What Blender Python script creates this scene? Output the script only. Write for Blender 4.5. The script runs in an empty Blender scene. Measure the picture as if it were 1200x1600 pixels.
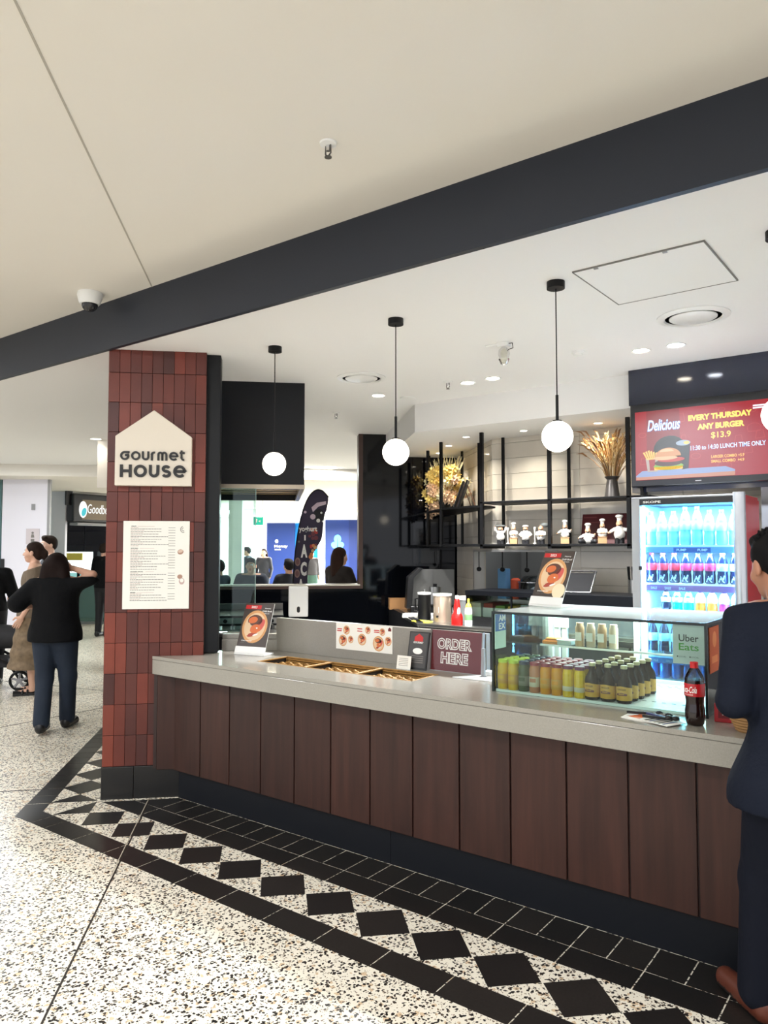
import bpy, math, random
import numpy as np
from mathutils import Matrix, Vector
R = math.radians
random.seed(7)
SC = bpy.context.scene
COL = SC.collection

# ---------------------------------------------------------------- camera, world, exposure, big lights
cam_data = bpy.data.cameras.new('camera')
cam = bpy.data.objects.new('camera', cam_data); COL.objects.link(cam)
cam.location = (0, 0, 1.634)
cam.rotation_euler = (R(90 + 2.775), 0, R(36.87))
cam_data.sensor_fit = 'VERTICAL'; cam_data.sensor_height = 24; cam_data.lens = 24 * 1170 / 1600
cam_data.clip_start = .05; cam_data.clip_end = 200
SC.camera = cam
SC.view_settings.view_transform = 'Standard'; SC.view_settings.look = 'None'
SC.view_settings.gamma = 1; SC.view_settings.use_curve_mapping = False
SC.view_settings.exposure = 0.5

world = bpy.data.worlds.new('world'); SC.world = world; world.use_nodes = True
bg = world.node_tree.nodes['Background']
bg.inputs[0].default_value = (.97, 1.0, 1.07, 1); bg.inputs[1].default_value = 1.0

def area(name, loc, size, power, color=(.98, 1, 1.03), rot=(0, 0, 0), shape='DISK', spread=180):
    d = bpy.data.lights.new(name, 'AREA'); d.shape = shape; d.size = size; d.energy = power; d.color = color
    d.spread = R(spread)
    o = bpy.data.objects.new(name, d); COL.objects.link(o); o.location = loc; o.rotation_euler = rot
    return o
# area lights added under the high ceiling to light the concourse, no fittings
for (x, y, p) in ((-2.6, .1, 50), (1.5, .6, 50), (-1.0, -2.5, 60), (-6.3, .4, 50), (-9.6, 2.2, 60), (2.6, -2.6, 50), (-5.2, -2.6, 60)):
    area('mall_fill_light', (x, y, 3.25), .5, p)
# area lights added to brighten the food court beyond the opening and left corridor
for (x, y, p) in ((-8.2, 9.2, 60), (-11.5, 11.5, 170), (-9.5, 15.0, 300), (-14.2, 16.0, 600), (-17.0, 14.6, 700), (-19.5, 16.0, 700), (-15.5, 19.0, 700), (-12.5, 17.5, 500), (-10.6, 5.0, 45), (-13.5, 7.2, 90), (-16.0, 9.0, 150)):
    area('mall_fill_light', (x, y, 2.74 if y > 12 else 2.93), .6, p, (.95, 1, 1.02))

# ---------------------------------------------------------------- materials
def lin(c):
    return tuple(((v / 255) / 12.92 if v / 255 <= .04045 else ((v / 255 + .055) / 1.055) ** 2.4) for v in c) + (1,)
MATS = {}
def mat(name, rgb, rough=.5, metal=0., spec=.5, emit=0., trans=0., noise=None, bump=None, alpha=None):
    if name in MATS: return MATS[name]
    m = bpy.data.materials.new(name); m.use_nodes = True; MATS[name] = m
    nt = m.node_tree; b = nt.nodes['Principled BSDF']
    c = lin(rgb)
    b.inputs['Base Color'].default_value = c
    b.inputs['Roughness'].default_value = rough; b.inputs['Metallic'].default_value = metal
    b.inputs['Specular IOR Level'].default_value = spec
    b.inputs['Transmission Weight'].default_value = trans
    if emit:
        b.inputs['Base Color'].default_value = (.02, .02, .02, 1); b.inputs['Emission Color'].default_value = c; b.inputs['Emission Strength'].default_value = emit
    if noise:
        sc, amt = noise[:2]; st = noise[2] if len(noise) > 2 else (1, 1, 1)
        tc = nt.nodes.new('ShaderNodeTexCoord'); mp = nt.nodes.new('ShaderNodeMapping'); mp.inputs['Scale'].default_value = st
        nz = nt.nodes.new('ShaderNodeTexNoise'); nz.inputs['Scale'].default_value = sc; nz.inputs['Detail'].default_value = 5
        mx = nt.nodes.new('ShaderNodeMix'); mx.data_type = 'RGBA'
        mx.inputs[6].default_value = tuple(max(0, v * (1 - amt)) for v in c[:3]) + (1,)
        mx.inputs[7].default_value = tuple(min(1, v * (1 + amt)) for v in c[:3]) + (1,)
        nt.links.new(tc.outputs['Object'], mp.inputs[0]); nt.links.new(mp.outputs[0], nz.inputs['Vector'])
        nt.links.new(nz.outputs[0], mx.inputs[0]); nt.links.new(mx.outputs[2], b.inputs['Base Color'])
        if bump:
            bp = nt.nodes.new('ShaderNodeBump'); bs, bd = bump if isinstance(bump, tuple) else (bump, .002); bp.inputs['Strength'].default_value = bs; bp.inputs['Distance'].default_value = bd
            nt.links.new(nz.outputs[0], bp.inputs['Height']); nt.links.new(bp.outputs[0], b.inputs['Normal'])
    return m
def emat(name, rgb, s):
    if name in MATS: return MATS[name]
    m = mat(name, rgb, .6, emit=s, spec=.2)
    return m
def glass_mat(name, tint=(255, 255, 255), refl=1.0, rough=0.0):
    if name in MATS: return MATS[name]
    m = bpy.data.materials.new(name); m.use_nodes = True; MATS[name] = m
    nt = m.node_tree; nt.nodes.remove(nt.nodes['Principled BSDF']); out = nt.nodes['Material Output']
    t = nt.nodes.new('ShaderNodeBsdfTransparent'); t.inputs[0].default_value = lin(tint)
    g = nt.nodes.new('ShaderNodeBsdfGlossy'); g.inputs['Roughness'].default_value = rough
    f = nt.nodes.new('ShaderNodeFresnel'); f.inputs[0].default_value = 1.45
    mu = nt.nodes.new('ShaderNodeMath'); mu.operation = 'MULTIPLY'; mu.inputs[1].default_value = refl
    x = nt.nodes.new('ShaderNodeMixShader')
    nt.links.new(f.outputs[0], mu.inputs[0]); nt.links.new(mu.outputs[0], x.inputs[0])
    nt.links.new(t.outputs[0], x.inputs[1]); nt.links.new(g.outputs[0], x.inputs[2]); nt.links.new(x.outputs[0], out.inputs[0])
    return m
def varied(name, cols, rough=.4, spec=.5, grain=None, bump=0):
    """every tile or board takes its own tone from the object's random number; grain = (scale, stretch)"""
    m = mat(name, cols[0], rough, spec=spec); nt = m.node_tree; b = nt.nodes['Principled BSDF']
    oi = nt.nodes.new('ShaderNodeObjectInfo'); rp = nt.nodes.new('ShaderNodeValToRGB')
    nt.links.new(oi.outputs['Random'], rp.inputs[0])
    el = rp.color_ramp.elements
    while len(el) < len(cols): el.new(.5)
    for i, c in enumerate(cols):
        el[i].position = i / (len(cols) - 1); el[i].color = lin(c)
    src = rp.outputs[0]
    if grain:
        tc = nt.nodes.new('ShaderNodeTexCoord'); mp = nt.nodes.new('ShaderNodeMapping'); mp.inputs['Scale'].default_value = grain[1]
        ad = nt.nodes.new('ShaderNodeVectorMath'); ad.operation = 'ADD'
        nt.links.new(tc.outputs['Object'], ad.inputs[0]); nt.links.new(oi.outputs['Location'], ad.inputs[1])
        nz = nt.nodes.new('ShaderNodeTexNoise'); nz.inputs['Scale'].default_value = grain[0]; nz.inputs['Detail'].default_value = 6
        nt.links.new(ad.outputs[0], mp.inputs[0]); nt.links.new(mp.outputs[0], nz.inputs['Vector'])
        mx = nt.nodes.new('ShaderNodeMix'); mx.data_type = 'RGBA'; mx.blend_type = 'MULTIPLY'; mx.inputs[0].default_value = 1
        r2 = nt.nodes.new('ShaderNodeValToRGB'); r2.color_ramp.elements[0].position = .3; r2.color_ramp.elements[0].color = (grain[2],) * 3 + (1,)
        r2.color_ramp.elements[1].position = .72; r2.color_ramp.elements[1].color = (1.12, 1.12, 1.12, 1)
        nt.links.new(nz.outputs[0], r2.inputs[0]); nt.links.new(src, mx.inputs[6]); nt.links.new(r2.outputs[0], mx.inputs[7]); src = mx.outputs[2]
        if bump:
            bp = nt.nodes.new('ShaderNodeBump'); bp.inputs['Strength'].default_value = bump; bp.inputs['Distance'].default_value = .002
            nt.links.new(nz.outputs[0], bp.inputs['Height']); nt.links.new(bp.outputs[0], b.inputs['Normal'])
    nt.links.new(src, b.inputs['Base Color'])
    return m
def terrazzo(name, base, dark, tan, rough):
    m = mat(name, base, rough); nt = m.node_tree; b = nt.nodes['Principled BSDF']
    tc = nt.nodes.new('ShaderNodeTexCoord')
    nz = nt.nodes.new('ShaderNodeTexNoise'); nz.inputs['Scale'].default_value = 45
    nt.links.new(tc.outputs['Object'], nz.inputs['Vector'])
    mv = nt.nodes.new('ShaderNodeMix'); mv.data_type = 'VECTOR'; mv.inputs[0].default_value = .022
    nt.links.new(tc.outputs['Object'], mv.inputs[4]); nt.links.new(nz.outputs['Color'], mv.inputs[5])
    src = None
    cur = lin(base)
    def layer(src, scale, thr_d, thr_r, col, off):
        mp = nt.nodes.new('ShaderNodeMapping'); mp.inputs['Location'].default_value = (off, off * .7, off * .3)
        nt.links.new(mv.outputs[1], mp.inputs[0])
        vo = nt.nodes.new('ShaderNodeTexVoronoi'); vo.inputs['Scale'].default_value = scale
        nt.links.new(mp.outputs[0], vo.inputs['Vector'])
        sx = nt.nodes.new('ShaderNodeSeparateColor'); nt.links.new(vo.outputs['Color'], sx.inputs[0])
        a = nt.nodes.new('ShaderNodeMath'); a.operation = 'LESS_THAN'; a.inputs[1].default_value = thr_d; nt.links.new(vo.outputs['Distance'], a.inputs[0])
        c = nt.nodes.new('ShaderNodeMath'); c.operation = 'LESS_THAN'; c.inputs[1].default_value = thr_r; nt.links.new(sx.outputs[0], c.inputs[0])
        d = nt.nodes.new('ShaderNodeMath'); d.operation = 'MULTIPLY'; nt.links.new(a.outputs[0], d.inputs[0]); nt.links.new(c.outputs[0], d.inputs[1])
        x = nt.nodes.new('ShaderNodeMix'); x.data_type = 'RGBA'; nt.links.new(d.outputs[0], x.inputs[0])
        if src is None: x.inputs[6].default_value = cur
        else: nt.links.new(src, x.inputs[6])
        x.inputs[7].default_value = lin(col)
        return x.outputs[2]
    src = layer(src, 48, .5, .16, tan, 3.1)
    src = layer(src, 76, .46, .42, dark, 0)
    src = layer(src, 56, .38, .30, dark, 7.7)
    src = layer(src, 150, .42, .22, (120, 100, 80), 5.2)
    nt.links.new(src, b.inputs['Base Color'])
    return m

WHITE = mat('white_paint', (232, 226, 212), .7)
CEIL = mat('ceiling_paint', (234, 229, 220), .8)
SOFFIT = mat('soffit_paint', (240, 239, 238), .75)
NAVY = mat('charcoal_paint', (26, 32, 44), .5, noise=(3, .08))
BLACK = mat('black_metal', (9, 9, 11), .45, spec=.25)
BLACKGL = mat('black_gloss', (12, 13, 17), .12, noise=(6, .2))
TERR = terrazzo('terrazzo', (236, 230, 214), (26, 24, 24), (214, 190, 158), .28)
BTILE = varied('black_granite_tile', [(30, 28, 27), (38, 35, 33), (26, 25, 25)], .3, grain=(90, (1, 1, 1), .55))
RTILE = varied('terracotta_tile', [(88, 42, 35), (108, 49, 38), (80, 43, 38), (124, 56, 43), (70, 37, 34), (100, 47, 38), (130, 60, 45)], .42, .35, grain=(5, (1, 1, .6), .78))
GROUT = mat('grout', (52, 34, 30), .9)
WOOD = varied('walnut_board', [(60, 35, 29), (69, 40, 32), (52, 31, 26), (64, 37, 30)], .42, .35, grain=(3, (9, 9, .7), .62), bump=.08)
WOODD = mat('walnut_dark', (44, 24, 19), .5)
KICK = mat('navy_kick', (7, 11, 19), .5, spec=.3)
STONE = mat('grey_stone', (152, 148, 138), .14, noise=(160, .16))
STONED = mat('grey_stone_joint', (96, 92, 84), .4)
STEEL = mat('steel', (190, 190, 188), .28, metal=1, noise=(2, .06, (1, 30, 1)))
STEELD = mat('steel_dark', (110, 108, 106), .35, metal=1)
CHROME = mat('chrome', (225, 225, 228), .12, metal=1)
BRASS = mat('bronze_filter', (176, 146, 92), .4, metal=.3, noise=(3, .2))
WTILE = varied('white_gloss_tile', [(226, 218, 204), (232, 225, 212), (220, 212, 199)], .1, grain=(2.5, (1, 1, 1), .93), bump=.25)
WGROUT = mat('tile_joint', (196, 188, 174), .8)
BTILEW = varied('black_gloss_tile', [(10, 12, 18), (13, 15, 22), (8, 9, 14)], .06, .35)
WPLAS = mat('white_plastic', (238, 238, 236), .35)
GPLAS = mat('grey_plastic', (150, 150, 152), .4)
BPLAS = mat('black_plastic', (20, 20, 22), .35)
PAPER = mat('paper', (240, 238, 230), .7)
INK = mat('ink', (30, 28, 28), .7)
INKG = mat('ink_grey', (120, 116, 112), .7)
INKW = mat('ink_white', (245, 243, 238), .6)
RED = mat('red_print', (196, 34, 36), .5)
REDC = mat('red_cap', (190, 22, 28), .35)
MAROON = mat('maroon_panel', (110, 28, 32), .35)
ORANGE = mat('orange_print', (222, 104, 38), .5)
GLASS = glass_mat('clear_glass', (240, 250, 246))
GLASST = glass_mat('tinted_glass', (205, 228, 226), 1.0)
GEDGE = mat('glass_edge', (14, 30, 28), .2)
GLOBE = emat('globe_glow', (255, 244, 226), 5)
LAMP = emat('lamp_glow', (255, 244, 222), 30)
LAMPC = emat('lamp_glow_cool', (240, 246, 255), 30)

# ---------------------------------------------------------------- mesh builder
I4 = Matrix.Identity(4)
FACE = Matrix(((1, 0, 0, 0), (0, 0, -1, 0), (0, 1, 0, 0), (0, 0, 0, 1)))   # (u right, v up, w out towards -Y)
def T(x=0, y=0, z=0, rz=0, rx=0, ry=0):
    return Matrix.Translation((x, y, z)) @ Matrix.Rotation(R(rz), 4, 'Z') @ Matrix.Rotation(R(ry), 4, 'Y') @ Matrix.Rotation(R(rx), 4, 'X')
class MB:
    def __init__(s, M=None, fn=None):
        s.v = []; s.f = []; s.m = []; s.mats = []; s.M = M or I4; s.fn = fn
    def mi(s, m):
        if m not in s.mats: s.mats.append(m)
        return s.mats.index(m)
    def add(s, vs, fs, m):
        o = len(s.v); k = s.mi(m)
        if s.fn: vs = [s.fn(*p) for p in vs]
        s.v += [tuple(s.M @ Vector(p)) for p in vs]
        for f in fs: s.f.append([o + i for i in f]); s.m.append(k)
        return s
    def box(s, x0, y0, z0, x1, y1, z1, m):
        return s.add([(x0, y0, z0), (x1, y0, z0), (x1, y1, z0), (x0, y1, z0), (x0, y0, z1), (x1, y0, z1), (x1, y1, z1), (x0, y1, z1)],
                     [(0, 3, 2, 1), (4, 5, 6, 7), (0, 1, 5, 4), (1, 2, 6, 5), (2, 3, 7, 6), (3, 0, 4, 7)], m)
    def prism(s, poly, z0, z1, m):
        n = len(poly); a = sum(poly[i][0] * poly[(i + 1) % n][1] - poly[(i + 1) % n][0] * poly[i][1] for i in range(n))
        if a < 0: poly = poly[::-1]
        return s.add([(x, y, z0) for x, y in poly] + [(x, y, z1) for x, y in poly],
                     [tuple(range(n))[::-1], tuple(range(n, 2 * n))] + [(i, (i + 1) % n, n + (i + 1) % n, n + i) for i in range(n)], m)
    def lathe(s, prof, n, m, c=(0, 0), axis=None):
        vs = []; fs = []
        for r, z in prof:
            for i in range(n):
                a = 2 * math.pi * i / n; vs.append((c[0] + r * math.cos(a), c[1] + r * math.sin(a), z))
        for j in range(len(prof) - 1):
            for i in range(n):
                fs.append((j * n + i, j * n + (i + 1) % n, (j + 1) * n + (i + 1) % n, (j + 1) * n + i))
        if prof[0][0] > 1e-4: fs.append(tuple(range(n))[::-1])
        if prof[-1][0] > 1e-4: fs.append(tuple((len(prof) - 1) * n + i for i in range(n)))
        return s.add(vs, fs, m)
    def cyl(s, x, y, z0, z1, r, m, n=16, r1=None):
        return s.lathe([(r, z0), (r if r1 is None else r1, z1)], n, m, (x, y))
    def tube(s, pts, r, m, n=8, closed=False):
        pts = [Vector(p) for p in pts]; rs = r if isinstance(r, (list, tuple)) else [r] * len(pts)
        vs = []; fs = []; N = len(pts); up = None
        for i, p in enumerate(pts):
            if closed: t = pts[(i + 1) % N] - pts[i - 1]
            else: t = pts[min(i + 1, N - 1)] - pts[max(i - 1, 0)]
            t.normalize()
            if up is None: up = Vector((0, 0, 1)) if abs(t.z) < .9 else Vector((1, 0, 0))
            a = t.cross(up); a.normalize(); b = a.cross(t); b.normalize(); up = b
            for k in range(n):
                q = 2 * math.pi * k / n + math.pi / n; vs.append(tuple(p + rs[i] * (math.cos(q) * a + math.sin(q) * b)))
        for i in range(N if closed else N - 1):
            j = (i + 1) % N
            for k in range(n): fs.append((i * n + k, j * n + k, j * n + (k + 1) % n, i * n + (k + 1) % n))
        if not closed: fs += [tuple(range(n)), tuple((N - 1) * n + k for k in range(n))[::-1]]
        return s.add(vs, fs, m)
    def ball(s, c, r, m, nu=16, nv=10):
        rx, ry, rz = r if isinstance(r, (tuple, list)) else (r, r, r)
        prof = [(math.sin(math.pi * j / nv), -math.cos(math.pi * j / nv)) for j in range(nv + 1)]
        vs = [(c[0], c[1], c[2] - rz)]
        for j in range(1, nv):
            for i in range(nu):
                a = 2 * math.pi * i / nu; vs.append((c[0] + rx * prof[j][0] * math.cos(a), c[1] + ry * prof[j][0] * math.sin(a), c[2] + rz * prof[j][1]))
        vs.append((c[0], c[1], c[2] + rz)); fs = []
        for i in range(nu): fs.append((0, 1 + (i + 1) % nu, 1 + i))
        for j in range(nv - 2):
            for i in range(nu): fs.append((1 + j * nu + i, 1 + j * nu + (i + 1) % nu, 1 + (j + 1) * nu + (i + 1) % nu, 1 + (j + 1) * nu + i))
        L = len(vs) - 1
        for i in range(nu): fs.append((L, 1 + (nv - 2) * nu + i, 1 + (nv - 2) * nu + (i + 1) % nu))
        return s.add(vs, fs, m)
    # flat print: u right, v up, w outwards
    def quad(s, u0, v0, u1, v1, m, w=0): return s.add([(u0, v0, w), (u1, v0, w), (u1, v1, w), (u0, v1, w)], [(0, 1, 2, 3)], m)
    def poly(s, pts, m, w=0):
        n = len(pts); a = sum(pts[i][0] * pts[(i + 1) % n][1] - pts[(i + 1) % n][0] * pts[i][1] for i in range(n))
        if a < 0: pts = pts[::-1]
        return s.add([(x, y, w) for x, y in pts], [tuple(range(n))], m)
    def disc(s, u, v, r, m, w=0, r2=None, n=20, rot=0):
        r2 = r if r2 is None else r2; c, q = math.cos(R(rot)), math.sin(R(rot))
        P = [(r * math.cos(2 * math.pi * i / n), r2 * math.sin(2 * math.pi * i / n)) for i in range(n)]
        return s.poly([(u + x * c - y * q, v + x * q + y * c) for x, y in P], m, w)
    def stroke(s, pts, wd, m, w0=0, w1=None, closed=False):
        P = [Vector((a, b)) for a, b in pts]; n = len(P); Lf = []; Rt = []
        for i in range(n):
            if closed: t = P[(i + 1) % n] - P[i - 1]
            else: t = P[min(i + 1, n - 1)] - P[max(0, i - 1)]
            t.normalize(); nn = Vector((-t.y, t.x)); k = 1.0
            if 0 < i < n - 1 or closed:
                t1 = (P[i] - P[i - 1]).normalized(); k = 1 / max(.6, abs(t1.dot(t)))
            Lf.append(P[i] + nn * wd / 2 * k); Rt.append(P[i] - nn * wd / 2 * k)
        E = n if closed else n - 1
        w1 = w0 if w1 is None else w1
        vs = [(p.x, p.y, w1) for p in Lf] + [(p.x, p.y, w1) for p in Rt]
        fs = [(i, n + i, n + (i + 1) % n, (i + 1) % n) for i in range(E)]
        if w1 != w0:
            vs += [(p.x, p.y, w0) for p in Lf] + [(p.x, p.y, w0) for p in Rt]
            for i in range(E):
                j = (i + 1) % n; fs += [(i, j, 2 * n + j, 2 * n + i), (n + j, n + i, 3 * n + i, 3 * n + j)]
            if not closed: fs += [(0, 2 * n, 3 * n, n), (n - 1, 2 * n - 1, 4 * n - 1, 3 * n - 1)]
        return s.add(vs, fs, m)
    def text(s, body, u, v, wd, ht, m, w=0, bold=0, shear=0, outline=0, depth=0, keep=False, align='C'):
        """lettering filling the box wd x ht centred on (u, v)"""
        vs, fs = text_geo(body, bold, shear, outline)
        x0 = min(p[0] for p in vs); x1 = max(p[0] for p in vs); y0 = min(p[1] for p in vs); y1 = max(p[1] for p in vs)
        sy = ht / (y1 - y0); sx = sy if keep else wd / (x1 - x0)
        o = [(u + (p[0] - (x0 + x1) / 2) * sx, v + (p[1] - (y0 + y1) / 2) * sy, w + p[2] * (sx if outline else 1)) for p in vs]
        return s.add(o, fs, m)
    def build(s, name, parent=None, smooth=None, bevel=0, loc=None, rz=0):
        me = bpy.data.meshes.new(name); me.from_pydata(s.v, [], s.f)
        for m in s.mats: me.materials.append(m)
        me.polygons.foreach_set('material_index', s.m)
        if smooth:
            me.polygons.foreach_set('use_smooth', [True] * len(s.f)); me.set_sharp_from_angle(angle=R(smooth))
        me.update()
        o = bpy.data.objects.new(name, me); COL.objects.link(o)
        if parent: o.parent = parent
        if loc: o.location = loc
        if rz: o.rotation_euler.z = R(rz)
        if bevel:
            b = o.modifiers.new('bevel', 'BEVEL'); b.width = bevel; b.segments = 2; b.limit_method = 'ANGLE'
        return o
_TC = {}
def text_geo(body, bold, shear, outline):
    key = (body, bold, shear, outline)
    if key in _TC: return _TC[key]
    cu = bpy.data.curves.new('lettering', 'FONT'); cu.body = body; cu.size = 1; cu.offset = bold; cu.shear = shear; cu.resolution_u = 3
    if outline: cu.fill_mode = 'NONE' if hasattr(cu, 'fill_mode') else cu.fill_mode; cu.bevel_depth = outline; cu.bevel_resolution = 0
    o = bpy.data.objects.new('lettering', cu)
    me = bpy.data.meshes.new_from_object(o)
    r = ([tuple(v.co) for v in me.vertices], [tuple(p.vertices) for p in me.polygons])
    bpy.data.objects.remove(o); bpy.data.curves.remove(cu); bpy.data.meshes.remove(me)
    _TC[key] = r
    return r
def arc(cx, cy, r, a0, a1, n=14, ry=None):
    ry = r if ry is None else ry
    return [(cx + r * math.cos(R(a0 + (a1 - a0) * i / n)), cy + ry * math.sin(R(a0 + (a1 - a0) * i / n))) for i in range(n + 1)]
def tag(o, label, cat, group=None, kind=None):
    o['label'] = label; o['category'] = cat
    if group: o['group'] = group
    if kind: o['kind'] = kind
    return o
def thing(name, label, cat, loc=(0, 0, 0), rz=0, group=None):
    o = bpy.data.objects.new(name, None); COL.objects.link(o); o.empty_display_size = .05
    o.location = loc; o.rotation_euler.z = R(rz)
    return tag(o, label, cat, group)
def struct(o):
    o['kind'] = 'structure'; return o
def copy_of(o, parent=None, loc=None, rz=None):
    c = o.copy(); COL.objects.link(c)
    if parent: c.parent = parent
    if loc is not None: c.location = loc
    if rz is not None: c.rotation_euler.z = R(rz)
    return c
def copy_tree(o, parent=None):
    kids = list(o.children)
    c = copy_of(o, parent)
    for k in kids: copy_tree(k, c)
    return c
ORD = ['first', 'second', 'third', 'fourth', 'fifth', 'sixth', 'seventh', 'eighth', 'ninth', 'tenth']
# ---------------------------------------------------------------- the setting
# world axes: X along the counter, Y into the shop, Z up. 45-degree frames: local x = (1,1), local y = (-1,1)
S2 = math.sqrt(.5)
CZ = 2.965      # shop ceiling
MZ = 3.275      # concourse ceiling
floor = struct(MB().box(-34, -8, -.1, 8, 34, 0, TERR).build('floor'))
# ceilings
struct(MB().prism([(-34, 2.85), (8, 2.85), (8, 34), (-34, 34)], CZ, CZ + .08, SOFFIT).build('ceiling'))
mb = MB().box(-34, -8, MZ, 8, 2.84, MZ + .08, CEIL)
mallc = struct(mb.build('ceiling.001'))
g = MB(); d = Vector((-S2, S2)); nrm = Vector((S2, S2)); p0 = Vector((-2.185, 1.07))
a = p0 - d * 9; b = p0 + d * 2.54
g.prism([tuple(a - nrm * .004), tuple(b - nrm * .004), tuple(b + nrm * .004), tuple(a + nrm * .004)], MZ - .002, MZ, mat('joint_grey', (178, 172, 160), .8))  # grey line along the ceiling joint
g.build('joint_strip', mallc)
struct(MB().box(-34, 2.828, CZ - .012, 8, 2.86, MZ, NAVY).build('trim_1'))
# bulkhead with downlit soffit over the back shelves: straight run then 45 degrees
bk = [(-3.9, 5.676), (-1.87, 5.676), (-1.87, 6.6), (-3.5, 6.6), (-4.64, 7.74), (-5.6, 7.376)]
struct(MB().prism(bk, 2.705, CZ, SOFFIT).build('trim_2'))
# left corridor soffit drop
struct(MB(T(rz=45)).box(-7, 12.5, 2.78, 16, 30, CZ, CEIL).build('trim_3'))
# ---- floor inlay: black granite tiles, each one proud of the terrazzo joints
def tile_obj(me_poly, key, loc, rz, _c={}):
    if key not in _c:
        o = MB().prism(me_poly, 0, .0016, BTILE).build('tile', floor); _c[key] = o
        o.location = loc; o.rotation_euler.z = R(rz); return o
    return copy_of(_c[key], floor, loc, rz)
P = .302; G = .006
rect = [(G / 2, 0), (P - G / 2, 0), (P - G / 2, .145), (G / 2, .145)]
dia = [(-.147, 0), (0, -.147), (.147, 0), (0, .147)]
hdia = [(0, -.147), (.147, 0), (0, .147)]
sq = [(G / 2, 0), (P / 2 - G / 2, 0), (P / 2 - G / 2, .195), (G / 2, .195)]
for k in range(17): tile_obj(rect, 'outer', (-4.27 + P * k, 2.374, 0), 0)
tile_obj([(0, 0), (.138, 0), (.138, .145), (0, .145)], 'cornera', (-4.410, 2.374, 0), 0)
MB().prism([(-4.594, 2.374), (-4.416, 2.374), (-4.416, 2.519), (-4.539, 2.519), (-4.642, 2.622), (-4.745, 2.52)], 0, .0016, BTILE).build('tile', floor)
rectl = [(G / 2, -.145), (P / 2 - G / 2, -.145), (P / 2 - G / 2, 0), (G / 2, 0)]
for k in range(12): tile_obj(rectl, 'outerl', (-4.747 - P / 2 * k * S2, 2.528 + P / 2 * k * S2, 0), 135)
for k in range(12): 
    kk = 6 + k; tile_obj([(G / 2, -.145), (P - G / 2, -.145), (P - G / 2, 0), (G / 2, 0)], 'outerm', (-4.747 - (P / 2 * 12 + P * k) * S2, 2.528 + (P / 2 * 12 + P * k) * S2, 0), 135)
tile_obj(hdia, 'half', (-4.433, 2.678, 0), 0)
for k in range(1, 17): tile_obj(dia, 'dia', (-4.435 + P * k, 2.678, 0), 0)
tile_obj(hdia, 'half', (-4.549, 2.732, 0), 135)
for k in range(1, 9): tile_obj(dia, 'dia', (-4.549 - P * k * S2, 2.732 + P * k * S2, 0), 45)
for k in range(15): tile_obj(rect, 'row', (-4.002 + P * k, 2.838, 0), 0)
MB().prism([(-4.40, 2.838), (-4.006, 2.838), (-4.006, 2.983), (-4.26, 2.983)], 0, .0016, BTILE).build('tile', floor)
for k in range(30): tile_obj(sq, 'sq', (-4.002 + P / 2 * k, 2.988, 0), 0)
MB().prism([(-4.25, 2.988), (-4.006, 2.988), (-4.006, 3.183), (-4.07, 3.183)], 0, .0016, BTILE).build('tile', floor)
# metal movement joints in the terrazzo
JO = mat('movement_joint', (40, 34, 30), .5); JB = mat('joint_brass', (196, 188, 170), .4)
def groove(a, b, w=.006, m=JO, z=.0022):
    a = Vector(a); b = Vector(b); t = (b - a).normalized(); n = Vector((-t.y, t.x)) * w / 2
    return MB().prism([tuple(a - n), tuple(b - n), tuple(b + n), tuple(a + n)], 0, z, m)
groove((-1.3, .2), (-4.19, 3.05), .008).build('joint_strip', floor)
groove((-3.38, 2.235), (-4.21, 3.055), .004, JB, .0026).build('joint_strip', floor)
groove((-8.6, -1.0), (-4.79, 2.90), .007).build('joint_strip', floor)
groove((-6.93, 1.5), (-6.99, 6.5), .007).build('joint_strip', floor)
groove((-12, 4.0), (-5.4, 5.6), .007).build('joint_strip', floor)
groove((-12.5, 6.2), (-7.5, 1.2), .007).build('joint_strip', floor)

# ---- tiled pillar: front face runs 45 degrees from (-4.442, 2.858) to (-3.99, 3.31)
PW = .639
pil = struct(MB().box(.002, .008, 0, PW - .002, PW, CZ, GROUT).build('pillar', loc=(-4.442, 2.858, 0), rz=45))
t0 = MB().box(.0012, 0, .0015, PW / 9 - .0012, .012, .2 - .0015, RTILE).build('tile', pil, bevel=.0012); first = True
for r in range(14):
    for c in range(9):
        o = t0 if first else copy_of(t0, pil); first = False
        o.location = (c * PW / 9, 0, .21 + r * .2)
for r in range(14):
    for c in range(9):       # the corridor side
        o = copy_of(t0, pil); o.location = (0, PW - c * PW / 9, .21 + r * .2); o.rotation_euler.z = R(-90)
for i, (a, b) in enumerate(((0, .2), (.203, PW))):
    MB().box(a, -.004, 0, b, .01, .207, mat('black_plinth', (18, 17, 17), .3)).build('plinth_tile', pil, bevel=.002)
for i, (a, b) in enumerate(((0, .32), (.323, PW))):
    MB().box(-.004, a, 0, .01, b, .207, mat('black_plinth', (18, 17, 17), .3)).build('plinth_tile', pil)
# black post against the pillar
struct(MB(T(-4.035, 3.348, 0, 45)).box(0, 0, .93, .095, .125, CZ, mat('post_black', (6, 9, 14), .4, spec=.3)).build('trim_4', bevel=.003))

# ---- back wall: white glossy tiles; straight run Y=6.51, then 45 degrees
wb = MB()
wb.box(-3.55, 6.512, 0, -2.88, 6.63, 1.075, WGROUT).box(-3.55, 6.512, 1.605, -2.88, 6.63, 2.71, WGROUT).box(-2.88, 6.512, 0, .6, 6.7, 2.71, WGROUT)
wback = struct(wb.build('wall_back'))
tw = MB().box(.0015, -.008, .0015, .8985, 0, .1485, WTILE).build('tile', wback, bevel=.002); first = True
for r in range(19):
    z = r * .15 - .15 * .3
    if z < .75: continue
    for c in range(3):
        x = -3.55 + c * .9
        if x < -2.9 and 1.0 < z < 1.5:
            continue
        o = tw if first else copy_of(tw, wback); first = False
        o.location = (x, 6.512, z)
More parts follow.
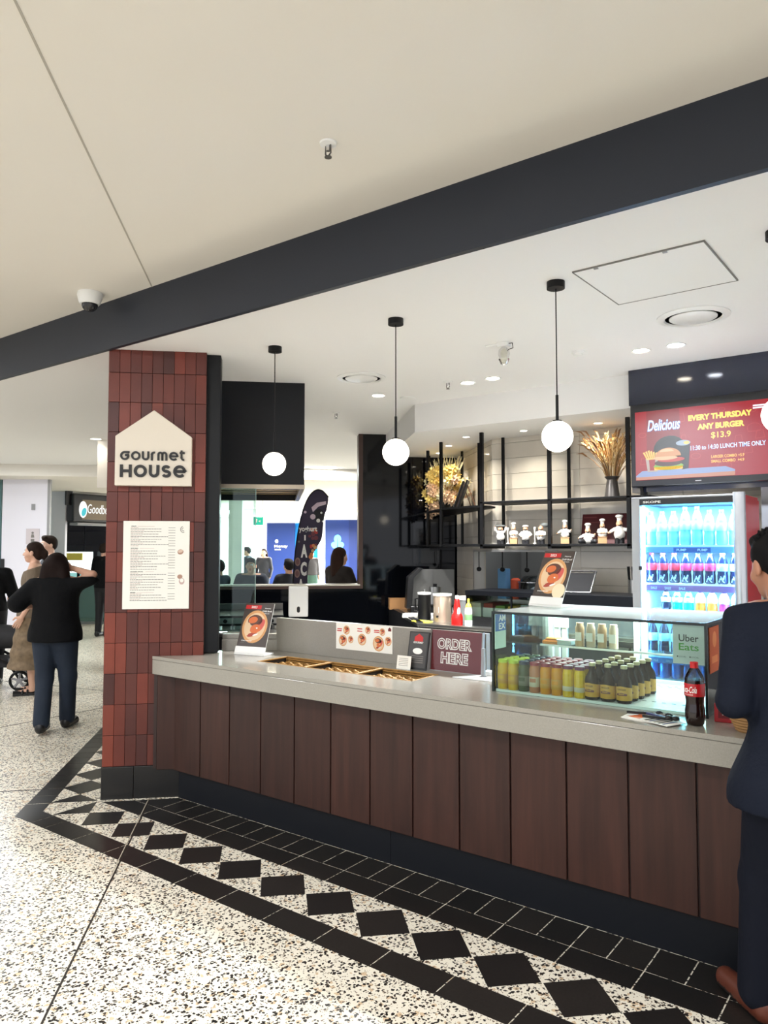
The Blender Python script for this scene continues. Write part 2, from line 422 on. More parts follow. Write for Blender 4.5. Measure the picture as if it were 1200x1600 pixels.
# strips of tile round the pass opening
for z in (1.005, 1.155, 1.305, 1.455):
    for (x, w) in ((-2.87, .22),):
        MB().box(x, 6.504, z + .0015, x + w, 6.512, z + .1485, WTILE).build('tile', wback)
wc = struct(MB().box(0, .002, 0, .775, .12, 2.71, WGROUT).box(.775, .002, 0, 1.452, .12, 1.075, WGROUT).box(.775, .002, 1.605, 1.452, .12, 2.71, WGROUT).build('wall_corner', loc=(-4.58, 7.54, 0), rz=-45))
for r in range(19):
    z = r * .15 - .045
    if z < .75: continue
    for c in range(2):
        if c >= 1 and 1.0 < z < 1.5: continue
        o = copy_of(tw, wc); o.location = (c * .725, .002, z); o.scale.x = .725 / .9
# ---- black wall with the opening to the food court: runs (1,1), plane X-Y = -12.2
WL = T(-4.58, 7.54 + .08, 0, 45)     # local x along (1,1) ending at the corner; local y outward
wl = MB(WL)
KB = mat('wall_black', (7, 9, 14), .06, spec=.3)
wl.box(-3.6, 0, 0, .05, .14, 1.205, KB).box(-1.17, 0, 1.205, .05, .14, CZ, KB).box(-3.6, 0, 1.205, -2.9, .14, CZ, KB)
wleft = struct(wl.build('wall_left'))
for i in range(7):      # glossy black tiles on the pier and under the shelf
    for c in range(2):
        MB(WL).box(-.58 + c * .29 + .002, -.006, .95 + i * .25 + .002, -.58 + (c + 1) * .29 - .002, 0, .95 + (i + 1) * .25 - .002, BTILEW).build('tile', wleft, bevel=.002)
WBR = mat('window_wood', (66, 42, 34), .45)
win = MB(WL).box(-1.215, -.012, 1.205, -1.165, .16, CZ, WBR).box(-2.95, -.012, 1.17, -1.165, .16, 1.205, WBR).box(-2.95, -.012, 1.205, -2.9, .16, CZ, WBR)
struct(win.build('window_1', bevel=.003))
MB(WL).box(-2.95, -.03, 1.205, -1.2, .18, 1.222, mat('sill_white', (205, 200, 190), .3)).build('window_sill', bpy.data.objects['window_1'], bevel=.002)
# ---- TV wall
TVW = mat('tv_wall', (30, 34, 50), .10, noise=(2, .1))
struct(MB().box(-1.872, 5.555, 2.70, 1.2, 5.9, CZ, TVW).box(-1.872, 5.60, 2.05, 1.2, 5.9, 2.70, TVW).build('wall_tv'))
struct(MB().box(-1.0, 5.62, 0, 1.2, 5.9, 2.05, mat('wall_grey', (120, 120, 124), .4)).build('wall_right'))
# kitchen seen through the pass
KW = mat('kitchen_wall', (140, 140, 138), .5)
struct(MB().box(-4.3, 8.5, 0, -2.2, 8.6, 2.6, KW).box(-4.3, 7.32, 0, -4.24, 8.5, 2.6, KW).box(-2.3, 6.72, 0, -2.2, 8.5, 2.6, KW).prism([(-4.3, 7.4), (-3.5, 6.7), (-2.2, 6.7), (-2.2, 8.6), (-4.3, 8.6)], 2.5, 2.6, WHITE).build('wall_kitchen'))
area('kitchen_lamp', (-3.4, 7.4, 2.45), .4, 6, (.9, .95, 1))
fr = MB(); SF = mat('pass_frame', (200, 198, 194), .35, metal=.6)
fr.prism([(-4.05, 6.985), (-4.02, 6.955), (-3.94, 7.04), (-3.97, 7.07)], 1.07, 1.61, SF).box(-2.885, 6.495, 1.07, -2.865, 6.72, 1.61, SF).prism([(-4.05, 6.985), (-3.557, 6.495), (-2.865, 6.495), (-2.865, 6.64), (-3.49, 6.64), (-3.95, 7.09)], 1.6, 1.62, SF).prism([(-4.05, 6.985), (-3.557, 6.495), (-2.865, 6.495), (-2.865, 6.64), (-3.49, 6.64), (-3.95, 7.09)], 1.06, 1.078, SF)
struct(fr.build('trim_5'))
# ---------------------------------------------------------------- service counter
ctr = thing('service_counter', 'long service counter with grey stone top and walnut board front beside the tiled pillar', 'counter', (0, 0, 0))
XR = 1.2
# stone top follows the pillar's 45-degree face and the low ledge at its left end
outl = [(-4.222, 3.076), (XR, 3.076), (XR, 4.06), (-1.80, 4.06), (-1.80, 3.79), (-3.72, 3.79), (-4.06, 3.56), (-4.14, 3.44), (-3.995, 3.305)]
hx0, hx1, hy0, hy1 = -3.50, -2.31, 3.33, 3.60      # cutout for the three trays
top = MB()
top.prism([(-4.222, 3.076), (XR, 3.076), (XR, hy0), (-3.968, hy0)], .902, .922, STONE)
top.prism([(-3.968, hy0), (hx0, hy0), (hx0, hy1), (-4.0, hy1), (-4.06, 3.56), (-4.14, 3.44), (-3.995, 3.305)], .902, .922, STONE)
top.box(hx1, hy0, .902, XR, hy1, .922, STONE)
top.prism([(-4.0, hy1), (-1.80, hy1), (-1.80, 3.79), (-3.72, 3.79)], .902, .922, STONE).box(-1.80, hy1, .902, XR, 4.06, .922, STONE)
top.build('worktop', ctr)
MB().box(-4.221, 3.079, .898, XR, 3.12, .9025, STONED).build('joint_strip', ctr)
MB().prism([(-4.222, 3.0765), (XR, 3.0765), (XR, 3.20), (-4.10, 3.20)], .805, .8985, STONE).build('apron', ctr, bevel=.002)
# walnut boards
xs = [-4.108, -3.857] + [-3.857 + .2735 * k for k in range(1, 19)]
xs = [-4.108, -3.84] + [-3.84 + .2745 * k for k in range(1, 18)]
w0 = None
for i in range(len(xs) - 1):
    a, b = xs[i], xs[i + 1]
    if w0 is None or i < 2:
        w0 = MB().box(.004, 0, 0, b - a - .004, .02, .625, WOOD).build('board', ctr, bevel=.003); w0.location = (a, 3.165, .18)
    else:
        copy_of(w0, ctr, (a, 3.165, .18))
MB().box(-4.1, 3.178, .18, XR, 3.30, .81, WOODD).build('carcass', ctr)
MB(T(-4.205, 3.082, 0, 45)).box(.0, -.012, .195, .02, .0, .805, WOODD).build('board', ctr)
MB(T(-4.205, 3.082, 0, 45)).box(.022, -.016, .185, .142, .0, .805, WOOD).build('board', ctr, bevel=.003)
for a, b in ((-4.08, -2.35), (-2.347, -.6), (-.597, XR)):
    MB().box(a, 3.19, 0, b, 3.23, .185, KICK).build('kickboard', ctr)
# grey stone upstand behind the trays, low ledge at the left end
up = MB().box(-3.755, 3.755, .922, -2.095, 3.80, 1.15, mat('upstand_stone', (142, 138, 130), .3, noise=(140, .12))).build('stone_upstand', bevel=.002)
le = MB(T(-4.05, 3.52, 0, 38)).box(0, 0, .922, .40, .05, 1.0, mat('upstand_stone', (0, 0, 0))).box(0, .02, 1.0, .40, .09, 1.035, mat('upstand_stone', (0, 0, 0))).build('low_ledge', bevel=.003)
tag(up, 'long grey stone upstand standing on the counter behind the woven trays', 'upstand'); tag(le, 'low stepped grey stone ledge at the pillar end of the counter', 'ledge')
MB().box(-3.70, 3.81, 0, -1.85, 3.84, .90, BPLAS).box(-4.05, 3.60, 0, -3.7, 3.64, .9, BPLAS).build('back_panel', ctr)
# white plastic strips on the top beside the glass case
MB().prism([(-2.20, 3.56), (-1.845, 3.56), (-1.845, 3.74), (-2.08, 3.74)], .922, .928, WPLAS).prism([(-2.09, 3.70), (-1.85, 3.70), (-1.85, 3.76), (-2.09, 3.76)], .928, .95, WPLAS).build('white_strips', ctr, bevel=.002)

# ---- three woven trays dropped into the top
GOLD = mat('woven_gold', (158, 120, 66), .45, metal=.3, noise=(30, .25)); TRAYIN = mat('tray_inside', (34, 24, 14), .7)
tw3 = (hx1 - hx0) / 3
tl = ['woven gold cutlery tray sunk in the counter, nearest the pillar', 'woven gold cutlery tray sunk in the counter, middle one of three', 'woven gold cutlery tray sunk in the counter, nearest the glass case']
tr0 = None
for i in range(3):
    if tr0 is None:
        t = thing('woven_tray', tl[i], 'tray', (hx0, hy0, .80), group='woven trays in the counter'); w, dp = tw3, hy1 - hy0
        m = MB().box(0, 0, 0, w, dp, .004, TRAYIN).box(0, 0, 0, .004, dp, .118, TRAYIN).box(w - .004, 0, 0, w, dp, .118, TRAYIN).box(0, 0, 0, w, .004, .118, TRAYIN).box(0, dp - .004, 0, w, dp, .118, TRAYIN)
        m.build('tray', t)
        m = MB(); wv = MB()
        for (a, b, c, e) in ((0, 0, w, .012), (0, dp - .012, w, dp), (0, 0, .012, dp), (w - .012, 0, w, dp)): m.box(a, b, .114, c, e, .124, GOLD)
        m.build('rim', t, bevel=.003)
        for j in range(9):      # horizontal weave bands on the back wall and floor
            y = .02 + j * (dp - .04) / 8
            wv.tube([(.012 + (w - .024) * k / 16, y, .088 + .007 * math.sin(k * 1.9 + j * math.pi)) for k in range(17)], .0065, GOLD, 5)
        for j in range(17):
            x = .014 + j * (w - .028) / 16
            wv.tube([(x, .012 + (dp - .024) * k / 10, .088 - .006 * math.sin(k * 2.2 + j * math.pi)) for k in range(11)], .004, GOLD, 4)
        for z in (.066, .08, .094, .108):
            wv.tube([(.01 + (w - .02) * k / 20, dp - .014 - .004 * math.sin(k * 2 + z * 900), z) for k in range(21)], .006, GOLD, 5)
        wv.build('weave', t); tr0 = t
    else:
        t = copy_tree(tr0); t['label'] = tl[i]; t.location = (hx0 + i * tw3, hy0, .80)

# ---- prints: food bowl poster on a white slotted stand
def bowl_print(m, u, v, r, w, sq=1.0):
    C = [mat('food_rim', (214, 158, 104), .6), mat('food_dark', (96, 62, 52), .6), mat('food_noodle', (228, 196, 158), .6), mat('food_egg', (214, 112, 62), .6), mat('food_meat', (170, 72, 56), .6), mat('food_pink', (206, 92, 84), .6)]
    e = .0003
    m.disc(u, v, r, C[0], w, r * sq, 28); m.disc(u, v, r * .84, C[2], w + e, r * .84 * sq, 24)
    m.disc(u - r * .05, v + r * .42, r * .58, C[1], w + 2 * e, r * .34 * sq); m.disc(u - r * .22, v + r * .44, r * .36, C[3], w + 3 * e, r * .2 * sq, rot=10)
    m.disc(u + r * .45, v + r * .1, r * .26, C[5], w + 2 * e, r * .42 * sq, rot=-25); m.disc(u + r * .08, v - r * .15, r * .42, C[3], w + 3 * e, r * .27 * sq, rot=12)
    m.disc(u - r * .5, v - r * .2, r * .2, C[2], w + 3 * e, r * .4 * sq); m.disc(u - r * .1, v - r * .55, r * .4, C[4], w + 2 * e, r * .12 * sq, rot=15)
    m.disc(u + r * .18, v - r * .55, r * .22, INKW, w + 3 * e, r * .05 * sq, rot=20); m.disc(u + r * .2, v - r * .1, r * .07, INKW, w + 4 * e, r * .04 * sq)
def poster_stand(label, loc, rz, wd, ht, lean, cream=False):
    t = thing('poster_stand', label, 'poster', loc, rz, 'food poster stands')
    # base block
    MB().prism([(-wd / 2 - .006, -.035), (wd / 2 + .006, -.035), (wd / 2 + .006, .075), (-wd / 2 - .006, .075)], 0, .012, WPLAS).build('base', t, bevel=.003)
    ln = R(-lean)      # leans back
    M = Matrix.Translation((0, -.028, .012)) @ Matrix.Rotation(ln, 4, 'X')
    MB(M).box(-wd / 2 - .006, -.003, 0, wd / 2 + .006, .0, .045, WPLAS).build('front_lip', t, bevel=.002)
    BR = mat('poster_brown', (66, 56, 52), .45)
    MB(M).box(-wd / 2, .001, .0, wd / 2, .006, ht, mat('board_edge', (230, 228, 222), .4)).build('board', t)
    m = MB(M @ Matrix.Translation((0, .0004, 0)) @ FACE)
    m.quad(-wd / 2, .046, wd / 2, ht, BR, 0)
    m.quad(-wd * .46, ht * .88, wd * .08, ht * .96, RED, .0004); m.text('2023', -wd * .17, ht * .92, wd * .2, ht * .045, INKW, .0008, bold=.02)
    bowl_print(m, -wd * .02, ht * .53, wd * .43, .0004, 1.12)
    m.text('Hungry', wd * .31, ht * .90, wd * .2, ht * .028, INKW, .0008, bold=.02); m.text('Chilli Bowl', wd * .30, ht * .845, wd * .32, ht * .03, INKW, .0008, bold=.02); m.text('from', wd * .31, ht * .80, wd * .16, ht * .022, INKW, .0008)
    m.text('CHILLI MIXED', -wd * .2, ht * .245, wd * .36, ht * .022, INKW, .0008, bold=.02); m.text('ADD ANY SIDE', -wd * .18, ht * .2, wd * .46, ht * .014, INKG, .0008)
    if cream: m.disc(wd * .3, ht * .26, wd * .2, mat('cream_seal', (240, 224, 190), .6), .0012, wd * .2)
    m.build('print', t)
    # rear strut
    MB(Matrix.Translation((0, .062, .01)) @ Matrix.Rotation(R(-8), 4, 'X')).box(-.02, 0, 0, .02, .003, ht * .34, WPLAS).build('strut', t)
    return t
poster_stand('brown food bowl poster on a white stand on the counter beside the pillar', (-3.742, 3.515, .922), 11, .235, .345, 20)
poster_stand('brown food bowl poster with cream round seal standing on the glass case', (-1.735, 3.80, 1.318), -16, .215, .315, 24, True)

# ---- flat menu sheet stuck on the upstand
M0 = T(-2.977, 3.7535, 1.066) @ FACE
m = MB(M0); pr = MB(M0 @ Matrix.Translation((0, 0, .0016)))
m.box(-.228, -.084, 0, .228, .084, .0014, PAPER)
for (u, v, r) in ((-.14, .04, .027), (-.17, -.028, .034), (-.105, -.018, .022), (.035, .05, .022), (-.012, -.012, .034), (.15, .046, .022), (.12, -.028, .044), (.195, -.008, .026)):
    bowl_print(pr, u, v, r, 0, 1.08)
for (u, v) in ((-.197, .045), (-.2, .033), (-.03, .055), (-.03, .04), (.105, .053), (.105, .042)): pr.quad(u - .02, v - .003, u + .02, v + .003, RED, .0002)
pr.poly([(.195, .054), (.195, .068), (.207, .079), (.219, .068), (.219, .054)], MAROON, .0002)
t = tag(m.build('menu_sheet'), 'white menu sheet with small pictures of bowls taped on the grey upstand', 'sign')
pr.build('print', t)
# ---- black tilted menu holder with small white card
t = thing('brochure_holder', 'black tilted brochure holder with a red logo leaning on the grey upstand', 'brochure holder', (-2.515, 3.662, .922), 0)
Mb = Matrix.Rotation(R(-12), 4, 'X')
MB(Mb).box(-.07, 0, 0, .07, .012, .222, BPLAS).build('board', t, bevel=.002)
MB(Mb).box(.062, .012, 0, .07, .05, .21, GPLAS).build('side_panel', t)
MB(Mb).box(-.075, -.004, 0, .075, .0, .012, BPLAS).build('lip', t)
m = MB(Mb @ Matrix.Translation((0, -.0008, 0)) @ FACE); m.quad(-.062, .012, .062, .215, mat('poster_grey', (64, 62, 62), .4)); m.poly([(-.03, .165), (-.03, .19), (0, .21), (.03, .19), (.03, .165)], RED, .0004)
m.text('GOURMET', 0, .158, .07, .011, INKW, .0008, bold=.02); m.disc(0, .108, .034, INKW, .0004, .018)
for k in range(4): m.quad(-.04, .04 + k * .012, .045, .045 + k * .012, INKG, .0004)
m.build('print', t)
t = thing('price_card', 'small white card standing before the black brochure holder', 'card', (-2.585, 3.635, .922))
MB(Matrix.Rotation(R(-10), 4, 'X')).box(-.05, 0, 0, .05, .002, .078, PAPER).build('card', t)
m = MB(Matrix.Rotation(R(-10), 4, 'X') @ Matrix.Translation((0, -.0005, 0)) @ FACE)
for k in range(5): m.quad(-.036, .02 + k * .01, .03, .0225 + k * .01, INKG)
m.build('print', t)
# ---- ORDER HERE acrylic sign
t = thing('order_sign', 'maroon order here sign in a clear frame leaning on the grey upstand', 'sign', (-2.272, 3.71, .922))
Mo = Matrix.Rotation(R(-5), 4, 'X')
MB(Mo).box(-.168, .0, .004, .168, .004, .235, MAROON).build('panel', t)
MB(Mo).box(-.172, -.004, 0, .172, -.001, .238, glass_mat('acrylic', (250, 250, 250), .5)).build('cover', t)
MB(Mo).box(.170, -.008, .0, .177, .012, .238, GPLAS).box(-.177, -.006, .0, -.170, .008, .238, mat('frame_grey', (120, 112, 108), .4)).box(-.172, -.006, 0, .172, .006, .004, GPLAS).build('frame', t)
m = MB(Mo @ Matrix.Translation((0, -.0003, 0)) @ FACE)
m.text('ORDER', -.012, .158, .235, .066, INKW, .0005, outline=.042, bold=.03); m.text('HERE', -.01, .078, .185, .068, INKW, .0005, outline=.042, bold=.03)
m.build('lettering', t)
t = thing('card_post', 'slim grey upright bracket beside the order here sign', 'bracket', (-2.06, 3.66, .922))
MB().box(-.008, -.01, 0, .008, .01, .16, GPLAS).box(-.02, -.02, 0, .02, .02, .006, GPLAS).build('post', t, bevel=.001)

# ---------------------------------------------------------------- glass display case
CX0, CX1, CY0, CY1, CZ0, CZ1 = -1.83, -.82, 3.349, 4.02, .922, 1.31
TOPG = glass_mat('top_glass', (226, 240, 236), 1.0)
if 1:       # white haze mixed into the top pane for its bright reflection
    nt = TOPG.node_tree; out = nt.nodes['Material Output']; old = out.inputs[0].links[0].from_socket
    df = nt.nodes.new('ShaderNodeBsdfDiffuse'); df.inputs[0].default_value = lin((236, 240, 236)); tl = nt.nodes.new('ShaderNodeBsdfTranslucent'); tl.inputs[0].default_value = lin((236, 244, 240))
    x1 = nt.nodes.new('ShaderNodeMixShader'); x1.inputs[0].default_value = .4; nt.links.new(df.outputs[0], x1.inputs[1]); nt.links.new(tl.outputs[0], x1.inputs[2])
    x2 = nt.nodes.new('ShaderNodeMixShader'); x2.inputs[0].default_value = .42; nt.links.new(old, x2.inputs[1]); nt.links.new(x1.outputs[0], x2.inputs[2]); nt.links.new(x2.outputs[0], out.inputs[0])
case = thing('display_case', 'glass display case with black edges and white frame on the stone counter', 'display case', (0, 0, 0))
MB().box(CX0, CY0, CZ0, CX1, CY0 + .008, CZ1, GLASS).build('front_glass', case)
MB().box(CX0, CY0 + .008, CZ0, CX0 + .008, CY1, CZ1, GLASS).build('side_glass', case)
MB().box(CX1 - .008, CY0 + .008, CZ0, CX1, CY1, CZ1, GLASS).build('side_glass', case)
MB().box(CX0, CY0, CZ1, CX1, CY1, CZ1 + .008, TOPG).build('top_glass', case)
ed = MB(); e = .005
for (x, y) in ((CX0, CY0), (CX1, CY0)): ed.box(x - e, y - e, CZ0, x + e, y + e, CZ1, GEDGE)
ed.box(CX0 - e, CY0 - .004, CZ1 - .003, CX1 + e, CY0 + .004, CZ1 + .009, GEDGE)
ed.box(CX0 - .004, CY0, CZ1 - .002, CX0 + .003, CY1, CZ1 + .009, GEDGE).box(CX1 - .003, CY0, CZ1 - .002, CX1 + .004, CY1, CZ1 + .009, GEDGE)
ed.build('edge', case)
WF = mat('white_frame', (238, 238, 232), .3)
fr = MB()
for x in (-1.83, -1.79, -1.745, -1.34, -1.30, -.85): fr.box(x, CY1 - .03, CZ0, x + .03, CY1, CZ1, WF)
fr.box(CX0, CY1 - .03, CZ0, CX1, CY1, CZ0 + .03, WF).box(CX0, CY1 - .04, CZ1 - .03, CX1, CY1, CZ1, WF)
fr.build('rear_frame', case, bevel=.003)
MB().box(-1.72, CY1 - .018, .95, -1.34, CY1 - .012, 1.28, GLASS).build('sliding_door', case)
MB().box(-1.30, CY1 - .010, .95, -.85, CY1 - .004, 1.28, GLASS).build('sliding_door', case)
bs = MB().box(CX0 + .01, CY0 + .012, CZ0, CX1 - .01, CY1 - .03, CZ0 + .012, mat('case_base_white', (246, 246, 244), .25)); bs.build('base', case)
sl = MB()
for row, y in ((0, 3.90), (1, 3.935), (2, 3.50)):
    for k in range(22):
        x = CX0 + .03 + k * .044 + (.022 if row == 1 else 0); sl.box(x, y, CZ0 + .012, x + .018, y + .008, CZ0 + .0128, mat('slot_dark', (60, 66, 72), .6))
sl.build('vent_slots', case)['kind'] = 'stuff'
MB().box(CX0 + .02, CY1 - .17, 1.10, CX1 - .02, CY1 - .04, 1.106, glass_mat('shelf_glass', (235, 244, 240), 1)).box(CX0 + .02, CY1 - .172, 1.098, CX1 - .02, CY1 - .168, 1.108, WF).build('shelf', case)
cl = area('case_lamp', (-1.32, 3.93, 1.295), .9, 4.5, (.86, .95, 1)); cl.data.shape = 'RECTANGLE'; cl.data.size_y = .03
MB().box(CX0 + .05, CY1 - .10, CZ1 - .012, CX1 - .05, CY1 - .07, CZ1 - .002, emat('case_tube', (236, 246, 255), 6)).build('light_strip', case)
# tan bottle shapes added for a reflection, then packets, on the rear shelf
for i in range(4):
    o = MB().lathe([(.024, 0), (.024, .10), (.019, .112), (.019, .125), (.0, .125)], 12, [mat('tan_bottle_a', (188, 152, 112), .5), mat('tan_bottle_b', (206, 184, 156), .5)][i % 2]).box(-.017, -.0245, .03, .017, -.022, .075, PAPER)
    o = o.build('reflection_bottle', loc=(-1.60 + i * .062, 3.90, 1.107), smooth=40)
    tag(o, 'tan bottle shape added for a reflection on the rear case shelf, %s from the pillar end' % ORD[i], 'bottle', 'bottle shapes on the case shelf')
o = MB().box(-.05, -.03, 0, .05, .03, .02, mat('orange_pack', (214, 128, 50), .5)).box(-.035, -.02, .02, .06, .025, .034, mat('orange_pack2', (224, 158, 84), .5)).build('snack_packet', loc=(-1.76, 3.90, 1.107), rz=8, bevel=.008)
tag(o, 'orange snack packets lying on the rear shelf inside the glass case', 'packet')
o = MB().box(-.04, -.03, 0, .04, .03, .022, mat('clear_tub', (190, 198, 190), .3)).box(-.044, -.034, .022, .044, .034, .03, WPLAS).build('lidded_tub', loc=(-1.68, 3.90, 1.107), bevel=.004)
tag(o, 'small white lidded tub on the rear shelf inside the glass case', 'tub')
# cards on the case glass
t = MB(T(CX0 - .006, 3.405, 1.215) @ Matrix.Rotation(R(90), 4, 'Z') @ Matrix.Rotation(R(180), 4, 'Z') @ FACE)
PALE = mat('pale_green_card', (206, 226, 210), .5); BLU = mat('card_blue', (28, 98, 180), .5)
t = tag(MB().box(CX0 + .009, 3.352, 1.13, CX0 + .012, 3.465, 1.305, PALE).build('payment_card_sign'), 'blue and pale green card sign on the left end glass of the case', 'sign')
m = MB(T(CX0 + .0125, 3.408, 1.217) @ Matrix.Rotation(R(90), 4, 'Z') @ FACE)
m.quad(-.056, .0, .056, .086, BLU, .0003); m.text('AM', .015, .064, .07, .032, INKW, .0008, bold=.03); m.text('EX', .015, .024, .07, .032, INKW, .0008, bold=.03)
m.build('print', t)
t = tag(MB().box(-1.79, CY1 - .036, 1.19, -1.70, CY1 - .033, 1.285, PALE).build('paper_note'), 'plain pale paper note stuck to the rear frame of the glass case', 'note')
t = tag(MB(T(-.893, 3.3575, 1.222) @ FACE).box(-.066, -.083, -.006, .066, .083, -.004, mat('delivery_card', (196, 200, 198), .45)).build('delivery_sign'), 'grey delivery app card with green and black words inside the case glass', 'sign')
m = MB(T(-.893, 3.3575, 1.222) @ FACE)
UB = mat('ink_black', (18, 18, 20), .6); UG = mat('ink_green', (66, 150, 40), .6)
m.text('Uber', 0, .028, .082, .030, UB, -.0035, bold=.01); m.text('Eats', 0, -.010, .082, .030, UG, -.0035, bold=.015)
for (u) in (-.026, .026): m.text('LOCAL', u, -.052, .03, .006, INK, -.0035); m.disc(u - .021, -.052, .003, INK, -.0035)
m.build('lettering', t)
t = tag(MB().box(CX1 + .001, 3.40, 1.10, CX1 + .003, 3.56, 1.295, mat('orange_card', (196, 92, 40), .5)).build('orange_card'), 'orange card stuck outside the right end glass of the case', 'sign')
m = MB(T(CX1 + .0035, 3.48, 1.2) @ Matrix.Rotation(R(90), 4, 'Z') @ FACE); m.disc(0, .04, .035, mat('orange_light', (226, 140, 84), .5)); m.quad(-.05, -.06, .05, -.03, mat('orange_light', (0, 0, 0))); m.build('print', t)

# ---- cola bottle standing on the counter
def bottle_curve(r): return lambda u, v, w: ((r + w) * math.sin(u / r), -(r + w) * math.cos(u / r), v)
t = thing('cola_bottle', 'large cola bottle with red cap and red label on the counter', 'bottle', (-.832, 3.205, .922), -22)
COLA = mat('cola_liquid', (30, 12, 10), .08, spec=.6); CLEARP = glass_mat('clear_plastic', (232, 236, 238), 1.3)
MB().lathe([(.026, 0), (.034, .006), (.0385, .03), (.0385, .06), (.034, .085), (.0345, .10), (.039, .125), (.039, .168), (.0365, .182)], 24, COLA).build('cola', t, smooth=50)
MB().lathe([(.0375, .176), (.0375, .186), (.032, .202), (.02, .222), (.0135, .232), (.0135, .245)], 24, CLEARP).build('shoulder', t, smooth=50)
MB().lathe([(.0158, .228), (.0158, .25), (.014, .252), (.0, .252)], 20, REDC).build('cap', t, smooth=40)
MB().lathe([(.0396, .118), (.0398, .12), (.0398, .166), (.039, .168)], 24, mat('label_red', (186, 20, 30), .35)).build('label', t, smooth=50)
m = MB(fn=bottle_curve(.0402)); m.text('Coca-Cola', 0, .145, .068, .026, INKW, .0003, shear=.35, bold=.015); m.text('NO SUGAR', .0, .125, .04, .005, INKW, .0003)
m.build('lettering', t)
# ---- folded leaflets with pens on top
t = thing('leaflet_pile', 'folded printed leaflets fanned out on the counter edge', 'leaflets', (-1.0, 3.185, .922), -10)
for i, (x, y, a) in enumerate(((0, 0, 0), (-.012, .012, 9), (.02, -.006, -14))):
    MB(T(x, y, .0022 * i, a)).box(-.105, -.055, 0, .105, .055, .0018, PAPER).build('leaflet', t)
m = MB(T(.02, -.006, .0066, -14)); m.poly([(-.1, -.05), (-.04, -.05), (-.06, .05), (-.1, .05)], ORANGE, 0)
for k in range(5): m.quad(-.02 + k * .022, -.045, -.008 + k * .022, .04, [INK, mat('print_blue', (60, 70, 120), .6), INKG][k % 3], .0)
m.build('print', t)
for i in range(4):
    o = MB(T(0, 0, .008)).tube([(-.06, 0, 0), (.06, 0, 0)], .006, [BPLAS, mat('pen_blue', (40, 46, 90), .3), BPLAS, INKG][i], 8)
    o.ball((.07, 0, .004), (.016, .016, .01), BPLAS, 10, 6); o = o.build('pen', loc=(-1.0 + [-.05, .01, .03, -.01][i], 3.19 + [.025, .012, -.022, .04][i], .931), rz=[18, -24, 6, -6][i], smooth=40)
    tag(o, ['black pen nearest the bottles on the fanned leaflets', 'dark blue pen lying across the fanned leaflets', 'black pen nearest the counter edge on the fanned leaflets', 'grey pen at the back of the fanned leaflets'][i], 'pen', 'pens on the leaflets')
# ---- red cartons and bread basket by the suited man
for i, (x, y, z, a) in enumerate(((-.735, 3.36, 0, 8), (-.72, 3.42, .075, -4))):
    o = MB().box(-.055, -.045, 0, .055, .045, .075, mat('red_carton', (178, 24, 34), .4)).build('red_carton', loc=(x, y, .922 + z), rz=a, bevel=.003)
    m = MB(T(0, -.046, .037) @ FACE); m.quad(-.04, -.02, .04, .02, mat('red_carton_dark', (120, 14, 24), .5), .0003); m.text('SNACK', 0, 0, .05, .014, INKW, .0006); m.build('print', o)
    tag(o, ['red carton standing on the counter beside the suited man', 'red carton stacked on top of the other red carton'][i], 'carton', 'red cartons')
t = thing('bread_basket', 'wicker basket holding a bread roll beside the suited man', 'basket', (-.63, 3.22, .922))
WK = mat('wicker', (150, 112, 66), .7, noise=(40, .3))
m = MB()
for k in range(6): m.tube([((.05 + k * .006) * math.cos(2 * math.pi * j / 20), (.05 + k * .006) * math.sin(2 * math.pi * j / 20), .008 + k * .012) for j in range(20)], .0068, WK, 6, True)
m.cyl(0, 0, 0, .006, .05, WK); m.build('basket', t, smooth=60)
o = MB().ball((0, 0, 0), (.055, .045, .035), mat('bread', (206, 150, 92), .6, noise=(18, .2)), 18, 12).build('bread_roll', loc=(-.63, 3.22, .992), smooth=60); tag(o, 'golden bread roll lying in the wicker basket', 'bread')

# ---------------------------------------------------------------- signs on the pillar
PF = Matrix.Translation((-4.442, 2.858, 0)) @ Matrix.Rotation(R(45), 4, 'Z')     # pillar front frame: x along, -y out
u0 = .0605; u1 = .5515; vb = 2.047; ve = 2.375; vt = 2.552; uc = (u0 + u1) / 2
t = thing('shop_sign', 'cream house-shaped sign board with black lettering on the tiled pillar', 'sign', (-4.442, 2.858, 0), 45)
CRM = mat('sign_cream', (226, 216, 200), .5)
MB(T(0, -.006, 0) @ FACE).prism([(u0, vb), (u1, vb), (u1, ve), (uc, vt), (u0, ve)], 0, .05, CRM).build('board', t, bevel=.004)
MB(FACE).prism([(u0 + .02, vb + .02), (u1 - .02, vb + .02), (u1 - .02, ve - .01), (uc, vt - .03), (u0 + .02, ve - .01)], -.002, .006, BPLAS).build('spacer', t)
L = MB(T(0, -.056, 0) @ FACE); K = mat('sign_black', (20, 18, 18), .5)
